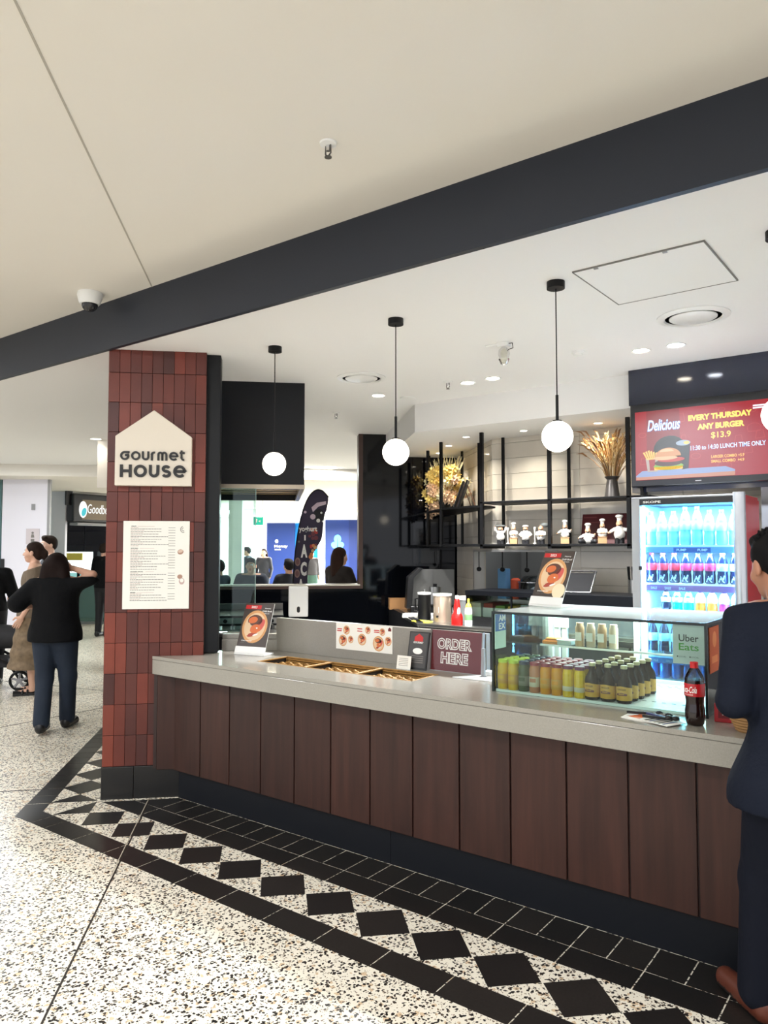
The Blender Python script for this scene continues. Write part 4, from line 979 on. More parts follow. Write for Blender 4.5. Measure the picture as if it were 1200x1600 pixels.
# ---------------------------------------------------------------- television
t = thing('television', 'wall television showing the red burger promotion above the drinks fridge', 'television', (0, 0, 0))
tx0, tx1, tz0, tz1 = -1.853, -.885, 2.085, 2.695
MB().box(tx0, 5.525, tz0, tx1, 5.60, tz1, mat('tv_black', (10, 11, 15), .25)).build('casing', t, bevel=.006)
sx0, sx1, sz0, sz1 = -1.818, -.92, 2.132, 2.638
E_ = lambda n, c, s=1.0: emat('screen_' + n, c, s * .72)
s = MB(Matrix.Translation((0, 5.524, 0)) @ FACE); SR = E_('red', (176, 32, 46), .9)
s.quad(sx0, sz0, sx1, sz1, SR, .0); 
DL = E_('line', (198, 62, 66), .9); q_ = random.Random(5)
for k in range(26):
    u, v = q_.uniform(sx0 + .05, sx1 - .05), q_.uniform(sz0 + .05, sz1 - .04); r = q_.uniform(.018, .045); a = q_.uniform(0, 180)
    kind = k % 3
    P2 = arc(u, v, r, a, a + 360, 14, r * .6) if kind == 0 else ([(u - r, v - r), (u + r, v - r * .8), (u + r * .7, v + r), (u - r * .6, v + r * .9), (u - r, v - r)] if kind == 1 else arc(u, v, r, 0, 180, 8, r * .7) + [(u - r, v), (u - r * .9, v - r * .6), (u + r * .9, v - r * .6), (u + r, v)])
    s.stroke(P2, .004, DL, .0003)
s.quad(-1.735, 2.18, -1.50, 2.638, E_('redd', (150, 34, 44), .85), .0005)
s.build('screen', t)
m = MB(Matrix.Translation((0, 5.5232, 0)) @ FACE)
YE = E_('yellow', (255, 226, 96), 1.3); WH = E_('white', (240, 246, 255), 1.4); BL = E_('blue', (96, 150, 226), 1.1); OR = E_('orange', (246, 190, 96), 1.2)
m.text('EVERY THURSDAY', -1.233, 2.556, .415, .042, YE, 0, bold=.05); m.text('ANY BURGER', -1.227, 2.488, .305, .042, YE, 0, bold=.05); m.text('$13.9', -1.226, 2.42, .128, .048, YE, 0, bold=.015)
m.text('11:30 to 14:30 LUNCH TIME ONLY', -1.187, 2.342, .485, .034, BL, 0, bold=.035); m.text('11:30 to 14:30 LUNCH TIME ONLY', -1.187, 2.342, .48, .031, WH, .0004, bold=.0)
m.text('LARGER COMBO +5.9', -1.186, 2.271, .212, .021, OR, 0, bold=.03); m.text('SMALL COMBO  +4.9', -1.187, 2.239, .212, .021, OR, 0, bold=.03)
m.text('Delicious', -1.612, 2.528, .235, .085, BL, 0, shear=.25, bold=.05); m.text('Delicious', -1.612, 2.529, .23, .08, WH, .0004, shear=.25, bold=.01)
m.quad(-1.02, 2.578, -.935, 2.588, WH, 0); m.quad(-1.02, 2.594, -.935, 2.604, WH, 0)
m.build('lettering', t)
m = MB(Matrix.Translation((0, 5.5232, 0)) @ FACE); e = .0003
m.disc(-1.572, 2.345, .115, E_('black', (14, 20, 26), .6), 0, .10)
m.poly([(-1.815, 2.165), (-1.77, 2.20), (-1.20, 2.20), (-1.14, 2.175), (-1.14, 2.145), (-1.815, 2.135)], E_('board', (150, 170, 216), .9), e); m.poly([(-1.815, 2.135), (-1.815, 2.155), (-1.14, 2.163), (-1.14, 2.135)], E_('boardedge', (206, 140, 110), .9), 2 * e)
m.poly([(-1.49, 2.195), (-1.445, 2.20), (-1.43, 2.385), (-1.525, 2.385)], E_('cola', (34, 30, 38), .6), 2 * e); m.disc(-1.478, 2.385, .05, E_('ice', (170, 190, 210), .9), 3 * e, .02); m.disc(-1.455, 2.385, .02, OR, 4 * e, .012)
m.poly([(-1.73, 2.19), (-1.66, 2.19), (-1.65, 2.29), (-1.745, 2.29)], E_('fries_box', (206, 190, 180), .8), 3 * e); m.poly([(-1.715, 2.20), (-1.68, 2.20), (-1.675, 2.28), (-1.72, 2.28)], SR, 4 * e)
for k in range(7): m.poly([(-1.735 + k * .012, 2.28), (-1.725 + k * .012, 2.28), (-1.752 + k * .018, 2.35 - abs(k - 2) * .006), (-1.764 + k * .018, 2.345 - abs(k - 2) * .006)], OR, 4 * e)
bx = -1.583
m.disc(bx, 2.225, .105, E_('lettuce', (140, 190, 70), .9), 5 * e, .028); m.quad(bx - .1, 2.2, bx + .1, 2.222, OR, 5 * e); m.disc(bx, 2.25, .098, E_('patty', (84, 34, 30), .7), 6 * e, .026); m.disc(bx + .02, 2.272, .095, E_('tomato', (206, 60, 50), .9), 7 * e, .018); m.disc(bx - .02, 2.286, .085, E_('cheese', (240, 196, 150), .9), 8 * e, .016)
m.poly(arc(bx, 2.296, .09, 0, 180, 16, .062), E_('bun', (214, 150, 100), 1.0), 9 * e); m.poly(arc(bx - .01, 2.33, .05, 0, 180, 12, .022), E_('bunlight', (240, 196, 150), 1.0), 10 * e)
m.build('picture', t)
MB().box(-1.40, 5.522, 2.108, -1.36, 5.5255, 2.113, CHROME).build('badge', t)
MB().box(-1.80, 5.56, 2.02, -1.78, 5.58, 2.09, BLACK).build('bracket', t)

# ---------------------------------------------------------------- upright drinks fridge
FX0, FX1, FY0, FY1, FZ = -1.68, -.985, 5.0, 5.52, 1.972
fr = thing('drinks_fridge', 'tall glass-door drinks fridge with lit shelves below the television', 'fridge', (0, 0, 0))
FG = mat('fridge_grey', (176, 178, 182), .35); FIN = mat('fridge_inside', (206, 232, 244), .5)
b = MB()
b.box(FX0 + .02, FY0 + .06, 0, FX0 + .05, FY1, FZ, FG).box(FX1 - .05, FY0 + .06, 0, FX1 - .02, FY1, FZ, mat('fridge_red', (196, 30, 40), .35)).box(FX0 + .05, FY0 + .06, FZ - .04, FX1 - .05, FY1, FZ, FG).box(FX0 + .05, FY0 + .06, 0, FX1 - .05, FY1, .74, FG).box(FX0 + .05, FY1 - .03, .74, FX1 - .05, FY1, FZ - .04, FG)
b.build('cabinet', fr)
MB().box(FX0 + .05, FY1 - .04, .76, FX1 - .05, FY1 - .03, FZ - .05, FIN).box(FX0 + .05, FY0 + .06, .76, FX0 + .055, FY1 - .04, FZ - .05, FIN).box(FX1 - .055, FY0 + .06, .76, FX1 - .05, FY1 - .04, FZ - .05, FIN).build('lining', fr)
MB().box(FX1 - .02, FY0 + .10, .05, FX1 - .012, FY1, FZ - .02, mat('fridge_red', (0, 0, 0))).build('side_decal', fr)
d = MB(); d.box(FX0, FY0, .60, FX0 + .055, FY0 + .05, FZ, FG).box(FX1 - .065, FY0 + .002, .60, FX1 - .045, FY0 + .05, FZ, FG).box(FX0, FY0, .70, FX1, FY0 + .05, .775, WPLAS).box(FX0, FY0, FZ - .012, FX1, FY0 + .05, FZ, FG)
d.build('door_frame', fr, bevel=.004)
MB().cyl(FX1 - .03, FY0 + .01, .60, FZ + .01, .036, mat('handle_silver', (196, 198, 202), .25, metal=.6), 20).build('handle_post', fr, smooth=50)
MB().box(FX0 + .05, FY0 + .002, FZ - .052, FX1 - .05, FY0 + .02, FZ - .012, BPLAS).build('header', fr)
m = MB(Matrix.Translation((0, FY0 + .0015, 0)) @ FACE); m.text('SKOPE', FX0 + .135, FZ - .033, .115, .014, INKW, 0, bold=.03); m.build('lettering', fr)
MB().box(FX0 + .05, FY0 + .022, .775, FX1 - .05, FY0 + .028, FZ - .05, glass_mat('fridge_glass', (214, 236, 248), .8)).build('door_glass', fr)
MB().box(FX0 + .045, FY0 - .006, 1.49, FX0 + .065, FY0 + .006, 1.515, BPLAS).build('lock', fr)
TUBE = emat('fridge_tube', (150, 205, 255), 70)
MB().box(FX0 + .056, FY0 + .062, .80, FX0 + .066, FY0 + .075, FZ - .06, TUBE).box(FX1 - .066, FY0 + .062, .80, FX1 - .056, FY0 + .075, FZ - .06, TUBE).build('light_tube', fr)
for z, p_ in ((1.915, 5.5), (1.60, 4.5), (1.345, 3.5), (1.19, 2.0)):
    l = area('fridge_lamp', (-1.335, FY0 + .11, z), .5, p_ * 3.0, (.62, .88, 1)); l.data.shape = 'RECTANGLE'; l.data.size_y = .05
SHZ = (1.655, 1.405, 1.225, .93, .778)
for i, z in enumerate(SHZ):
    MB().box(FX0 + .056, FY0 + .075, z - .012, FX1 - .056, FY1 - .045, z, WPLAS).build('shelf', fr)
    if i < 4:
        rail = MB().box(FX0 + .056, FY0 + .066, z - .05, FX1 - .056, FY0 + .076, z - .012, mat('rail_blue', (120, 160, 206), .4) if i != 1 else mat('rail_pink', (170, 110, 150), .4))
        r_ = rail.build('price_rail', fr)
        m = MB(Matrix.Translation((0, FY0 + .0655, 0)) @ FACE)
        for k in range(3 if i else 2): m.text('PUMP' if i == 0 else 'SALE', FX0 + (.30 if i == 0 else .12) + k * (.13 if i == 0 else .09), z - .032, .06 if i == 0 else .04, .016, WPLAS, 0, bold=.02)
        m.quad(FX0 + .25, z - .046, FX0 + .48, z - .016, mat('rail_dark', (60, 84, 140), .4), -.0003) if i == 0 else None
        m.build('lettering', r_)

# ---------------------------------------------------------------- range hood, cook bench, left side
HX, HY = -4.107, 4.409
hd = thing('range_hood', 'big black range hood with bronze filters hanging from the ceiling beside the pillar', 'range hood', (HX, HY, 0), 45)
HB = mat('hood_black', (7, 10, 16), .5, noise=(2, .1), spec=.3); hw = .95; hdp = 1.58; z0 = 2.112
MB().box(-hw, 0, z0, 0, .012, CZ, HB).build('front_panel', hd)
MB().box(-.012, .012, z0, 0, hdp, CZ, HB).box(-hw, .012, z0, -hw + .012, hdp, CZ, HB).box(-hw, hdp - .012, z0, 0, hdp, CZ, HB).build('side_panels', hd)
MB().box(-hw + .012, .012, z0 + .06, -.012, hdp - .012, z0 + .08, BRASS).build('filter_panel', hd)
m = MB()
for k in range(1, 6): m.box(-hw + .02, k * hdp / 6 - .006, z0 + .05, -.02, k * hdp / 6 + .006, z0 + .06, STEELD)
m.build('filter_rails', hd)
MB().box(-hw, -.004, z0 - .004, .004, .03, z0 + .03, mat('hood_trim', (150, 140, 124), .3, metal=.8)).box(-.035, .03, z0 - .004, .004, hdp, z0 + .03, mat('hood_trim', (0, 0, 0))).build('rim', hd)
gs = thing('glass_screen', 'tall clear glass screen under the range hood beside the black post', 'glass screen', (-4.376, 4.141, 0), 45)
MB().box(-.62, 0, .98, 0, .010, 2.11, glass_mat('screen_glass', (206, 226, 224), 1.0)).build('pane', gs)
MB().box(-.004, -.001, .98, .001, .011, 2.11, mat('glass_edge_pale', (140, 170, 164), .2)).build('edge', gs)
cb = thing('cook_bench', 'dark cooking bench with steel top under the range hood', 'bench', (HX - .08, HY + .08, 0), 45)
MB().box(-1.3, .0, 0, -.02, 1.2, .93, BPLAS).build('cabinet', cb)
MB().box(-1.3, -.02, .93, 0, 1.22, .955, STEELD).build('top', cb)
gr = thing('flat_grill', 'black flat grill with low splash guard on the cooking bench', 'grill', (HX - .52, HY - .05, .955), 45)
MB().box(-.75, .35, 0, .25, 1.0, .09, mat('grill_black', (30, 30, 32), .4, metal=.6)).box(-.75, .98, .09, .25, 1.0, .15, STEELD).build('body', gr, bevel=.004)
MB().box(-.75, .34, .02, .25, .35, .07, STEEL).build('front_trim', gr)
m = MB()
for k in range(5): m.tube([(-.65 + k * .2, .34, .045), (-.65 + k * .2, .31, .045)], .018, BLACK, 10)
m.build('knob', gr)
o = MB().tube([(-.14, 0, 0), (0, .01, .012), (.14, .0, .006)], [.006, .008, .007], STEEL, 6).tube([(-.14, .03, 0), (0, .02, .01), (.14, .004, .006)], [.006, .008, .007], STEEL, 6).build('tongs', loc=(HX - .40, HY + .25, .965 + .0), rz=40, smooth=50); tag(o, 'steel tongs lying on the cooking bench behind the glass screen', 'tongs')
YC = mat('yellow_cloth', (206, 196, 70), .8, noise=(30, .2))
o = MB(); sdf_add(o, [('c', (-.09, 0, .012), (.09, .01, .02), .014, .018, YC), ('c', (-.05, .04, .012), (.08, .05, .016), .013, .016, YC), ('c', (0, -.03, .01), (.1, .0, .03), .012, .012, YC)], .008); o = o.build('yellow_cloth', loc=(HX - .25, HY + .28, .957), rz=30, smooth=180); tag(o, 'crumpled yellow cloth on the cooking bench near the white dispenser', 'cloth')
o = MB().box(-.3, -.01, 0, .3, .12, .012, STEEL).box(-.3, -.012, 0, .3, -.006, .03, STEEL).build('steel_tray', loc=(HX - .45, HY - .02 + .12, .957), rz=45, bevel=.003); tag(o, 'narrow steel tray along the front of the cooking bench', 'tray')
for i in range(6):
    o = MB().cyl(0, 0, 0, .03, .02, [WPLAS, STEEL, BLACK, PAPER, STEELD, WPLAS][i], 12).cyl(0, 0, .03, .036, .015, BLACK, 12).build('seasoning_jar', loc=(HX - .68 + .075 * i + .02, HY - .44 + .075 * i + .0 + .15, .969), smooth=40); tag(o, 'small seasoning jar on the narrow steel tray, %s from the pillar' % ORD[i], 'jar', 'seasoning jars on the steel tray')
# white dispenser on the black wall under the opening
DX = -1.215 - .545
t = thing('towel_dispenser', 'white wall dispenser with dark slot under the window opening', 'dispenser', (0, 0, 0)); t.matrix_world = WL @ Matrix.Translation((-1.905, 0, .86))
MB().box(-.11, -.10, 0, .11, 0, .345, WPLAS).build('body', t, bevel=.015)
MB(Matrix.Translation((0, -.101, 0)) @ FACE).poly(arc(0, .10, .018, 0, 180, 8, .02) + arc(0, .07, .018, 180, 360, 8, .02), BPLAS, 0).build('slot', t)
# ---------------------------------------------------------------- steel work bench along the back walls
wbn = thing('work_bench', 'long steel work bench along the tiled back wall', 'bench', (0, 0, 0))
poly = [(-3.9, 5.72), (-1.72, 5.72), (-1.72, 6.49), (-3.56, 6.49), (-4.60, 7.50), (-5.26, 6.87), (-5.1, 6.93)]
MB().prism([(-3.9, 5.70), (-1.72, 5.70), (-1.72, 6.49), (-3.56, 6.49), (-4.60, 7.53), (-5.15, 6.98)], .92, .95, STEEL).build('top', wbn, bevel=.003)
MB().box(-3.88, 5.72, .0, -1.75, 5.76, .92, mat('bench_front', (26, 27, 32), .4)).prism([(-3.9, 5.72), (-3.87, 5.76), (-5.1, 7.0), (-5.15, 6.96)], 0, .96, mat('bench_front', (0, 0, 0))).build('front_panel', wbn)
# refrigerated topping display
tp = thing('topping_unit', 'black framed glass topping display on the steel work bench', 'display case', (0, 0, 0))
DKF = mat('frame_dark', (9, 11, 16), .4, spec=.2)
def topping(x0, x1):
    MB().box(x0, 5.80, .95, x1, 6.25, 1.03, BPLAS).build('base', tp, bevel=.003)
    MB().box(x0, 5.80, 1.03, x0 + .015, 6.25, 1.22, GLASS).box(x0 + .015, 5.80, 1.03, x1, 5.808, 1.22, GLASS).build('glass', tp)
    f = MB().box(x0 - .01, 5.79, 1.22, x1 + .01, 6.27, 1.26, DKF)
    n_ = max(2, int((x1 - x0) / .33))
    for k in range(n_ + 1):
        x = x0 + (x1 - x0) * k / n_; f.box(x - .006, 5.795, 1.03, x + .006, 5.812, 1.22, DKF)
    f.build('frame', tp)
    m = MB(); q = random.Random(2)
    for k in range(int((x1 - x0) / .12)):
        c = [(206, 200, 190), (150, 60, 50), (120, 150, 70), (220, 180, 90), (180, 190, 190)][k % 5]; x = x0 + .06 + k * .12
        m.box(x - .05, 5.86, 1.03, x + .05, 6.18, 1.11, WPLAS); m.box(x - .045, 5.865, 1.11, x + .045, 6.175, 1.13 + q.uniform(0, .02), mat('topping_%d' % (k % 5), c, .7, noise=(40, .3)))
    m.build('food_pan', tp)
topping(-3.43, -2.55)
MB().box(-2.53, 5.79, 1.17, -1.75, 6.27, 1.26, DKF).box(-2.53, 5.80, .95, -1.75, 6.25, 1.17, mat('unit_grey', (110, 116, 122), .3, metal=.4)).build('closed_end', tp, bevel=.003)
def simple(name, label, cat, mb_, loc, rz=0, grp=None, **kw):
    o = mb_.build(name, loc=loc, rz=rz, **kw); return tag(o, label, cat, grp)
# ketchup bottle
t = thing('ketchup_bottle', 'red plastic ketchup bottle with white label on the steel work bench', 'bottle', (-3.515, 5.775, .95))
KR = mat('ketchup_red', (206, 28, 26), .3)
MB().lathe([(.05, 0), (.052, .01), (.052, .07), (.046, .09), (.03, .12), (.03, .16), (.024, .2), (.022, .22), (.014, .235), (.0, .24)], 20, KR).build('bottle', t, smooth=50)
MB().lathe([(.018, .235), (.016, .262), (0, .264)], 14, WPLAS).build('cap', t, smooth=40)
m = MB(fn=bottle_curve(.0525)); m.quad(-.02, .012, .02, .06, KR, .0006); m.disc(-.045, .12, .02, INKW, -.012, .04); m.disc(.05, .12, .02, INKW, -.012, .04); m.build('label', t)
t = thing('steel_canister', 'squat steel canister with white lid beside the ketchup bottle', 'canister', (-3.80, 5.98, .95))
MB().lathe([(.085, 0), (.085, .235), (.08, .245)], 24, mat('canister_steel', (196, 176, 156), .3, metal=.7, noise=(2, .15))).build('body', t, smooth=40)
MB().lathe([(.09, .24), (.09, .258), (.03, .262), (.0, .262)], 24, WPLAS).build('lid', t, smooth=40)
m = MB(fn=bottle_curve(.0856)); m.quad(-.045, .085, .015, .14, PAPER, .0004); m.build('label', t)
MB().ball((.0, -.088, .05), .012, BLACK, 10, 8).build('tap', t)
simple('mustard_bottle', 'yellow and white squeeze bottle just right of the ketchup bottle', 'bottle', MB().lathe([(.032, 0), (.034, .01), (.034, .13), (.028, .16)], 16, WPLAS).lathe([(.034, .05), (.0345, .052), (.0345, .1), (.034, .102)], 16, mat('label_green', (120, 160, 110), .5)).lathe([(.028, .16), (.02, .19), (.01, .2), (.01, .235), (0, .24)], 16, mat('mustard', (232, 204, 70), .4)), (-3.40, 5.78 + .0, .95), smooth=50)
t = thing('meat_slicer', 'steel deli slicer with grey hood on the corner of the work bench', 'slicer', (-4.38, 6.72, .95), 42)
MB().box(-.26, -.1, 0, .24, .2, .08, BPLAS).build('base', t, bevel=.01)
MB(Matrix.Translation((0, 0, .0)) @ FACE).prism([(-.26, .06), (.24, .06), (.24, .46), (-.12, .46), (-.24, .38)], -.12, -.08, mat('slicer_grey', (112, 112, 110), .45, metal=.3)).build('hood_panel', t, bevel=.004)
MB(Matrix.Translation((0, .0, 0)) @ FACE).prism([(-.30, .05), (-.24, .05), (-.22, .37), (-.12, .47), (-.16, .48), (-.28, .38)], -.11, .06, BPLAS).build('arm', t, bevel=.004)
MB().cyl(.0, -.10, .10, .28, .06, STEEL, 16).cyl(0, -.1, .28, .31, .02, BLACK).build('motor', t, smooth=40)
simple('paper_stack', 'stack of white paper sheets on the work bench beside the wooden box', 'paper', MB().box(-.19, -.12, 0, .19, .12, .022, PAPER).box(-.17, -.10, .022, .2, .11, .03, WPLAS), (-4.22, 6.25, .95), 35, bevel=.003)
simple('yellow_notepad', 'yellow notepad lying before the steel canister', 'notepad', MB().box(-.09, -.05, 0, .09, .05, .01, mat('pad_yellow', (236, 226, 84), .7)), (-3.93, 5.83, .95), -12)
simple('white_card_tub', 'small white box beside the slicer on the work bench', 'box', MB().box(-.05, -.03, 0, .05, .03, .03, WPLAS), (-4.02, 6.22, .95), 20)
t = thing('kraft_box', 'open kraft cardboard box at the dark end of the work bench', 'box', (-4.93, 6.93, .95), 40)
KF = mat('kraft', (176, 130, 84), .8, noise=(12, .12))
MB().box(-.16, -.1, 0, .16, .1, .004, KF).box(-.16, -.1, 0, .16, -.095, .12, KF).box(-.16, .095, 0, .16, .1, .12, KF).box(-.16, -.1, 0, -.155, .1, .12, KF).box(.155, -.1, 0, .16, .1, .12, KF).build('box', t)
simple('kraft_box', 'tall kraft cardboard box beside the open box on the bench', 'box', MB().box(-.05, -.06, 0, .05, .06, .17, KF).box(-.05, -.002, .17, .05, .002, .1705, INKG), (-4.76, 7.08, .95), 40, bevel=.003)
simple('black_jug', 'black plastic jug with white lid left of the steel canister', 'jug', MB().lathe([(.06, 0), (.065, .02), (.06, .22), (.064, .24)], 18, BPLAS).lathe([(.066, .24), (.066, .26), (.0, .264)], 18, WPLAS).tube([(-.06, 0, .2), (-.105, 0, .19), (-.105, 0, .08), (-.062, 0, .06)], .009, BPLAS, 8).cyl(0, 0, .264, .29, .008, CHROME, 8), (-4.05, 6.05, .95), smooth=40)
simple('white_lid_jar', 'low jar with white lid between steel canister and topping display', 'jar', MB().lathe([(.07, 0), (.07, .2)], 18, mat('jar_grey', (120, 124, 126), .3)).lathe([(.075, .2), (.075, .235), (0, .24)], 18, WPLAS), (-3.62, 6.12, .95), smooth=40)
# utensil pot, roasting tin, behind the topping display
t = thing('utensil_pot', 'steel utensil pot with black handles beside the drinks fridge', 'pot', (-2.10, 6.30, .95))
MB().lathe([(.052, 0), (.052, .42), (.047, .42), (.047, .02), (0, .02)], 20, STEEL).build('pot', t, smooth=40)
for k in range(4): MB().tube([(-.02 + k * .014, 0, .2), (-.045 + k * .03, .01 * (k % 2), .44), (-.05 + k * .034, .012 * (k % 2), .53)], [.008, .010, .012], BLACK, 6).build('handle', t)
t = thing('roasting_tin', 'empty dark roasting tin with bright rim tilted on the topping display', 'tin', (-2.52, 6.02, 1.262), 4)
Mt = Matrix.Rotation(R(52), 4, 'X')
MB(Mt).box(-.14, -.01, 0, .14, .20, .006, mat('tin_dark', (22, 22, 24), .6, spec=.1)).build('tin', t)
m = MB(Mt); Q = [(-.15, -.01, .02), (.15, -.01, .02), (.16, .21, .02), (-.16, .21, .02)]
for i in range(4): m.tube([Q[i], Q[(i + 1) % 4]], .007, CHROME, 8)
m.build('rim', t)
for a in ((-.15, -.01, 0, -.14, .2, .02), (.14, -.01, 0, .15, .2, .02), (-.15, -.012, 0, .15, -.005, .02)): MB(Mt).box(*a, mat('tin_dark', (0, 0, 0))).build('tin_side', t)
# kitchen things beyond the pass
simple('blue_carton', 'tall blue carton standing in the kitchen beyond the pass', 'carton', MB().box(-.05, -.05, 0, .05, .05, .32, mat('carton_blue', (104, 158, 206), .5)), (-3.90, 7.40, 1.09))
simple('orange_tub', 'orange tub in the kitchen beside the tall blue carton', 'tub', MB().lathe([(.05, 0), (.055, .2), (.03, .22), (0, .22)], 16, mat('tub_orange', (214, 84, 48), .5)), (-3.77, 7.42, 1.09), smooth=40)
simple('glass_dome', 'clear rounded bread cover in the kitchen beyond the pass', 'cover', MB().lathe([(.27, 0), (.27, .18), (.22, .24), (.20, .25), (0, .25)], 24, glass_mat('dome_glass', (214, 222, 226), 1.6)).tube([(.275 * math.cos(k * .314), .275 * math.sin(k * .314), .185) for k in range(20)], .006, CHROME, 6, True), (-3.46, 7.46, 1.09), smooth=40)
simple('white_pot', 'white lidded pot inside the clear bread cover', 'pot', MB().lathe([(.09, 0), (.1, .08), (.1, .11), (.06, .13), (0, .135)], 18, WPLAS), (-3.50, 7.46, 1.091), smooth=40)
simple('kitchen_table', 'steel kitchen table seen through the pass opening', 'table', MB().box(-3.97, 7.2, 1.05, -2.45, 7.7, 1.09, STEEL).box(-3.9, 7.25, 0, -3.85, 7.3, 1.05, STEEL).box(-2.6, 7.25, 0, -2.55, 7.3, 1.05, STEEL).box(-3.9, 7.6, 0, -3.85, 7.65, 1.05, STEEL).box(-2.6, 7.6, 0, -2.55, 7.65, 1.05, STEEL), (0, 0, 0))
simple('black_cupboard', 'tall black kitchen cupboard seen in the pass opening', 'cupboard', MB().box(-3.32, 7.75, 0, -2.72, 8.2, 2.2, BPLAS).box(-3.03, 7.745, .05, -3.02, 7.75, 2.15, GPLAS).box(-3.06, 7.73, 1.1, -3.045, 7.75, 1.3, CHROME), (0, 0, 0))
for i in range(3):
    simple('hanging_ladle', 'dark ladle hanging in the kitchen pass, %s from the shelf bend' % ORD[i], 'ladle', MB().tube([(0, 0, 0), (0, 0, -.16)], .006, BLACK, 6).ball((0, 0, -.18), (.028, .02, .024), BLACK, 10, 8), (-3.86 + i * .27, 6.78, 1.60), grp='hanging ladles')
# ---------------------------------------------------------------- bottles standing in the glass case
CAPL = mat('cap_lime', (200, 214, 60), .35); CAPG = mat('cap_green', (34, 74, 44), .35); CAPD = mat('cap_navy', (32, 42, 66), .35); CAPR = mat('cap_rose', (150, 48, 62), .35); CAPP = mat('cap_plum', (124, 58, 88), .35)
JY = mat('juice_yellow', (226, 176, 20), .12, spec=.6, noise=(30, .12)); JG = mat('juice_green', (74, 84, 52), .15, noise=(30, .2)); JP = mat('juice_peach', (194, 128, 92), .15, noise=(30, .1)); JO = mat('juice_orange', (226, 150, 24), .12, noise=(30, .12)); JGOLD = mat('juice_gold', (232, 186, 24), .06, spec=.8, noise=(60, .3), bump=1.0)
LBY = mat('label_gold', (206, 150, 34), .5); LBW = mat('label_pale', (208, 196, 170), .5); LBG = mat('label_dull', (120, 116, 96), .5)
def juice(label, x, y, body, cap, lab, src=None, h=.135, facet=False):
    t = thing('juice_bottle', label, 'bottle', (x, y, .9345), group='juice bottles in the glass case')
    n = 10 if facet else 20
    MB().lathe([(.024, 0), (.0265, .004), (.0265, h * .80), (.0225, h * .92), (.021, h)], n, body).build('body', t, smooth=None if facet else 40)
    MB().lathe([(.0235, h - .006), (.0235, h + .009), (.02, h + .011), (0, h + .011)], 18, cap).build('cap', t, smooth=40)
    m = MB(fn=bottle_curve(.0269)); 
    for a in range(-6, 6): m.quad(a * .0065, .028, (a + 1) * .0065, .075 if not facet else .05, lab, 0)
    for a in range(-3, 3): m.quad(a * .0055, .05, (a + 1) * .0055, .068 if not facet else .045, body if not facet else LBW, .0003)
    m.build('label', t)
    return t
kinds = [(JY, CAPL, LBY, 'lime capped yellow'), (JY, CAPL, LBY, 'lime capped yellow'), (JG, CAPD, LBG, 'navy capped dull green'), (JP, CAPR, LBW, 'rose capped peach'), (JO, CAPR, LBY, 'rose capped orange'), (JO, CAPR, LBY, 'rose capped orange'), (JGOLD, CAPP, LBW, 'plum capped golden'), (JGOLD, CAPP, LBW, 'plum capped golden')]
ROW = ['front row', 'second row', 'third row', 'fourth row', 'back row']
for c, (b, cp, lb, nm) in enumerate(kinds):
    src = None
    for r in range(5):
        x = -1.796 + c * .0575 + r * .004; y = 3.389 + r * .056
        lab = '%s juice bottle in glass case, %s, %s column from the pillar' % (nm, ROW[r], ORD[c])
        if src is None or (c < 2 and r == 3):
            src = juice(lab, x, y, b, cp, lb, facet=(c > 5)) if not (c < 2 and r == 3) else juice(lab.replace('lime capped yellow', 'dark green capped'), x, y, JG, CAPG, LBG)
            nm = nm.replace('lime capped yellow', 'dark green capped') if (c < 2 and r == 3) else nm
        else:
            t = copy_tree(src); t.location = (x, y, .9345); t['label'] = lab
# brown stubby bottles
BRW = mat('brown_glass', (30, 16, 6), .15, spec=.15); BLAB = mat('label_amber', (212, 158, 60), .5); BFOIL = mat('cap_straw', (206, 190, 150), .35, metal=.3)
src = None
for c in range(3):
    for r in range(5):
        x = -1.337 + c * .0745 + (.004 * r); y = 3.401 + r * .074
        lab = 'brown stubby bottle with amber label in the glass case, %s, %s' % (ROW[r], ['left of three', 'middle of three', 'right of three'][c])
        if src is None:
            src = t = thing('stubby_bottle', lab, 'bottle', (x, y, .9345), group='brown stubby bottles in the glass case')
            MB().lathe([(.031, 0), (.0345, .006), (.0345, .085), (.031, .102), (.016, .128), (.0135, .138), (.0135, .158)], 24, BRW).build('body', t, smooth=50)
            MB().lathe([(.0148, .152), (.0155, .165), (.012, .168), (0, .168)], 16, BFOIL).build('cap', t, smooth=40)
            m = MB(fn=bottle_curve(.0349))
            for a in range(-10, 10): m.quad(a * .0072, .014, (a + 1) * .0072, .078 - .0011 * abs(a + .5), BLAB, 0)
            for a in range(-4, 4): m.quad(a * .0062, .036, (a + 1) * .0062, .05 - abs(a + .5) * .0015, mat('label_plum', (110, 52, 60), .5), .0004)
            m.text('GINGER', 0, .063, .042, .008, mat('label_brown', (74, 44, 24), .5), .0006, bold=.02); m.text('BREW', 0, .043, .026, .007, BLAB, .0008, bold=.02)
            m.build('label', t)
        else:
            t = copy_tree(src); t.location = (x, y, .9345); t['label'] = lab
        t.rotation_euler.z = R(-8 + c * 3)
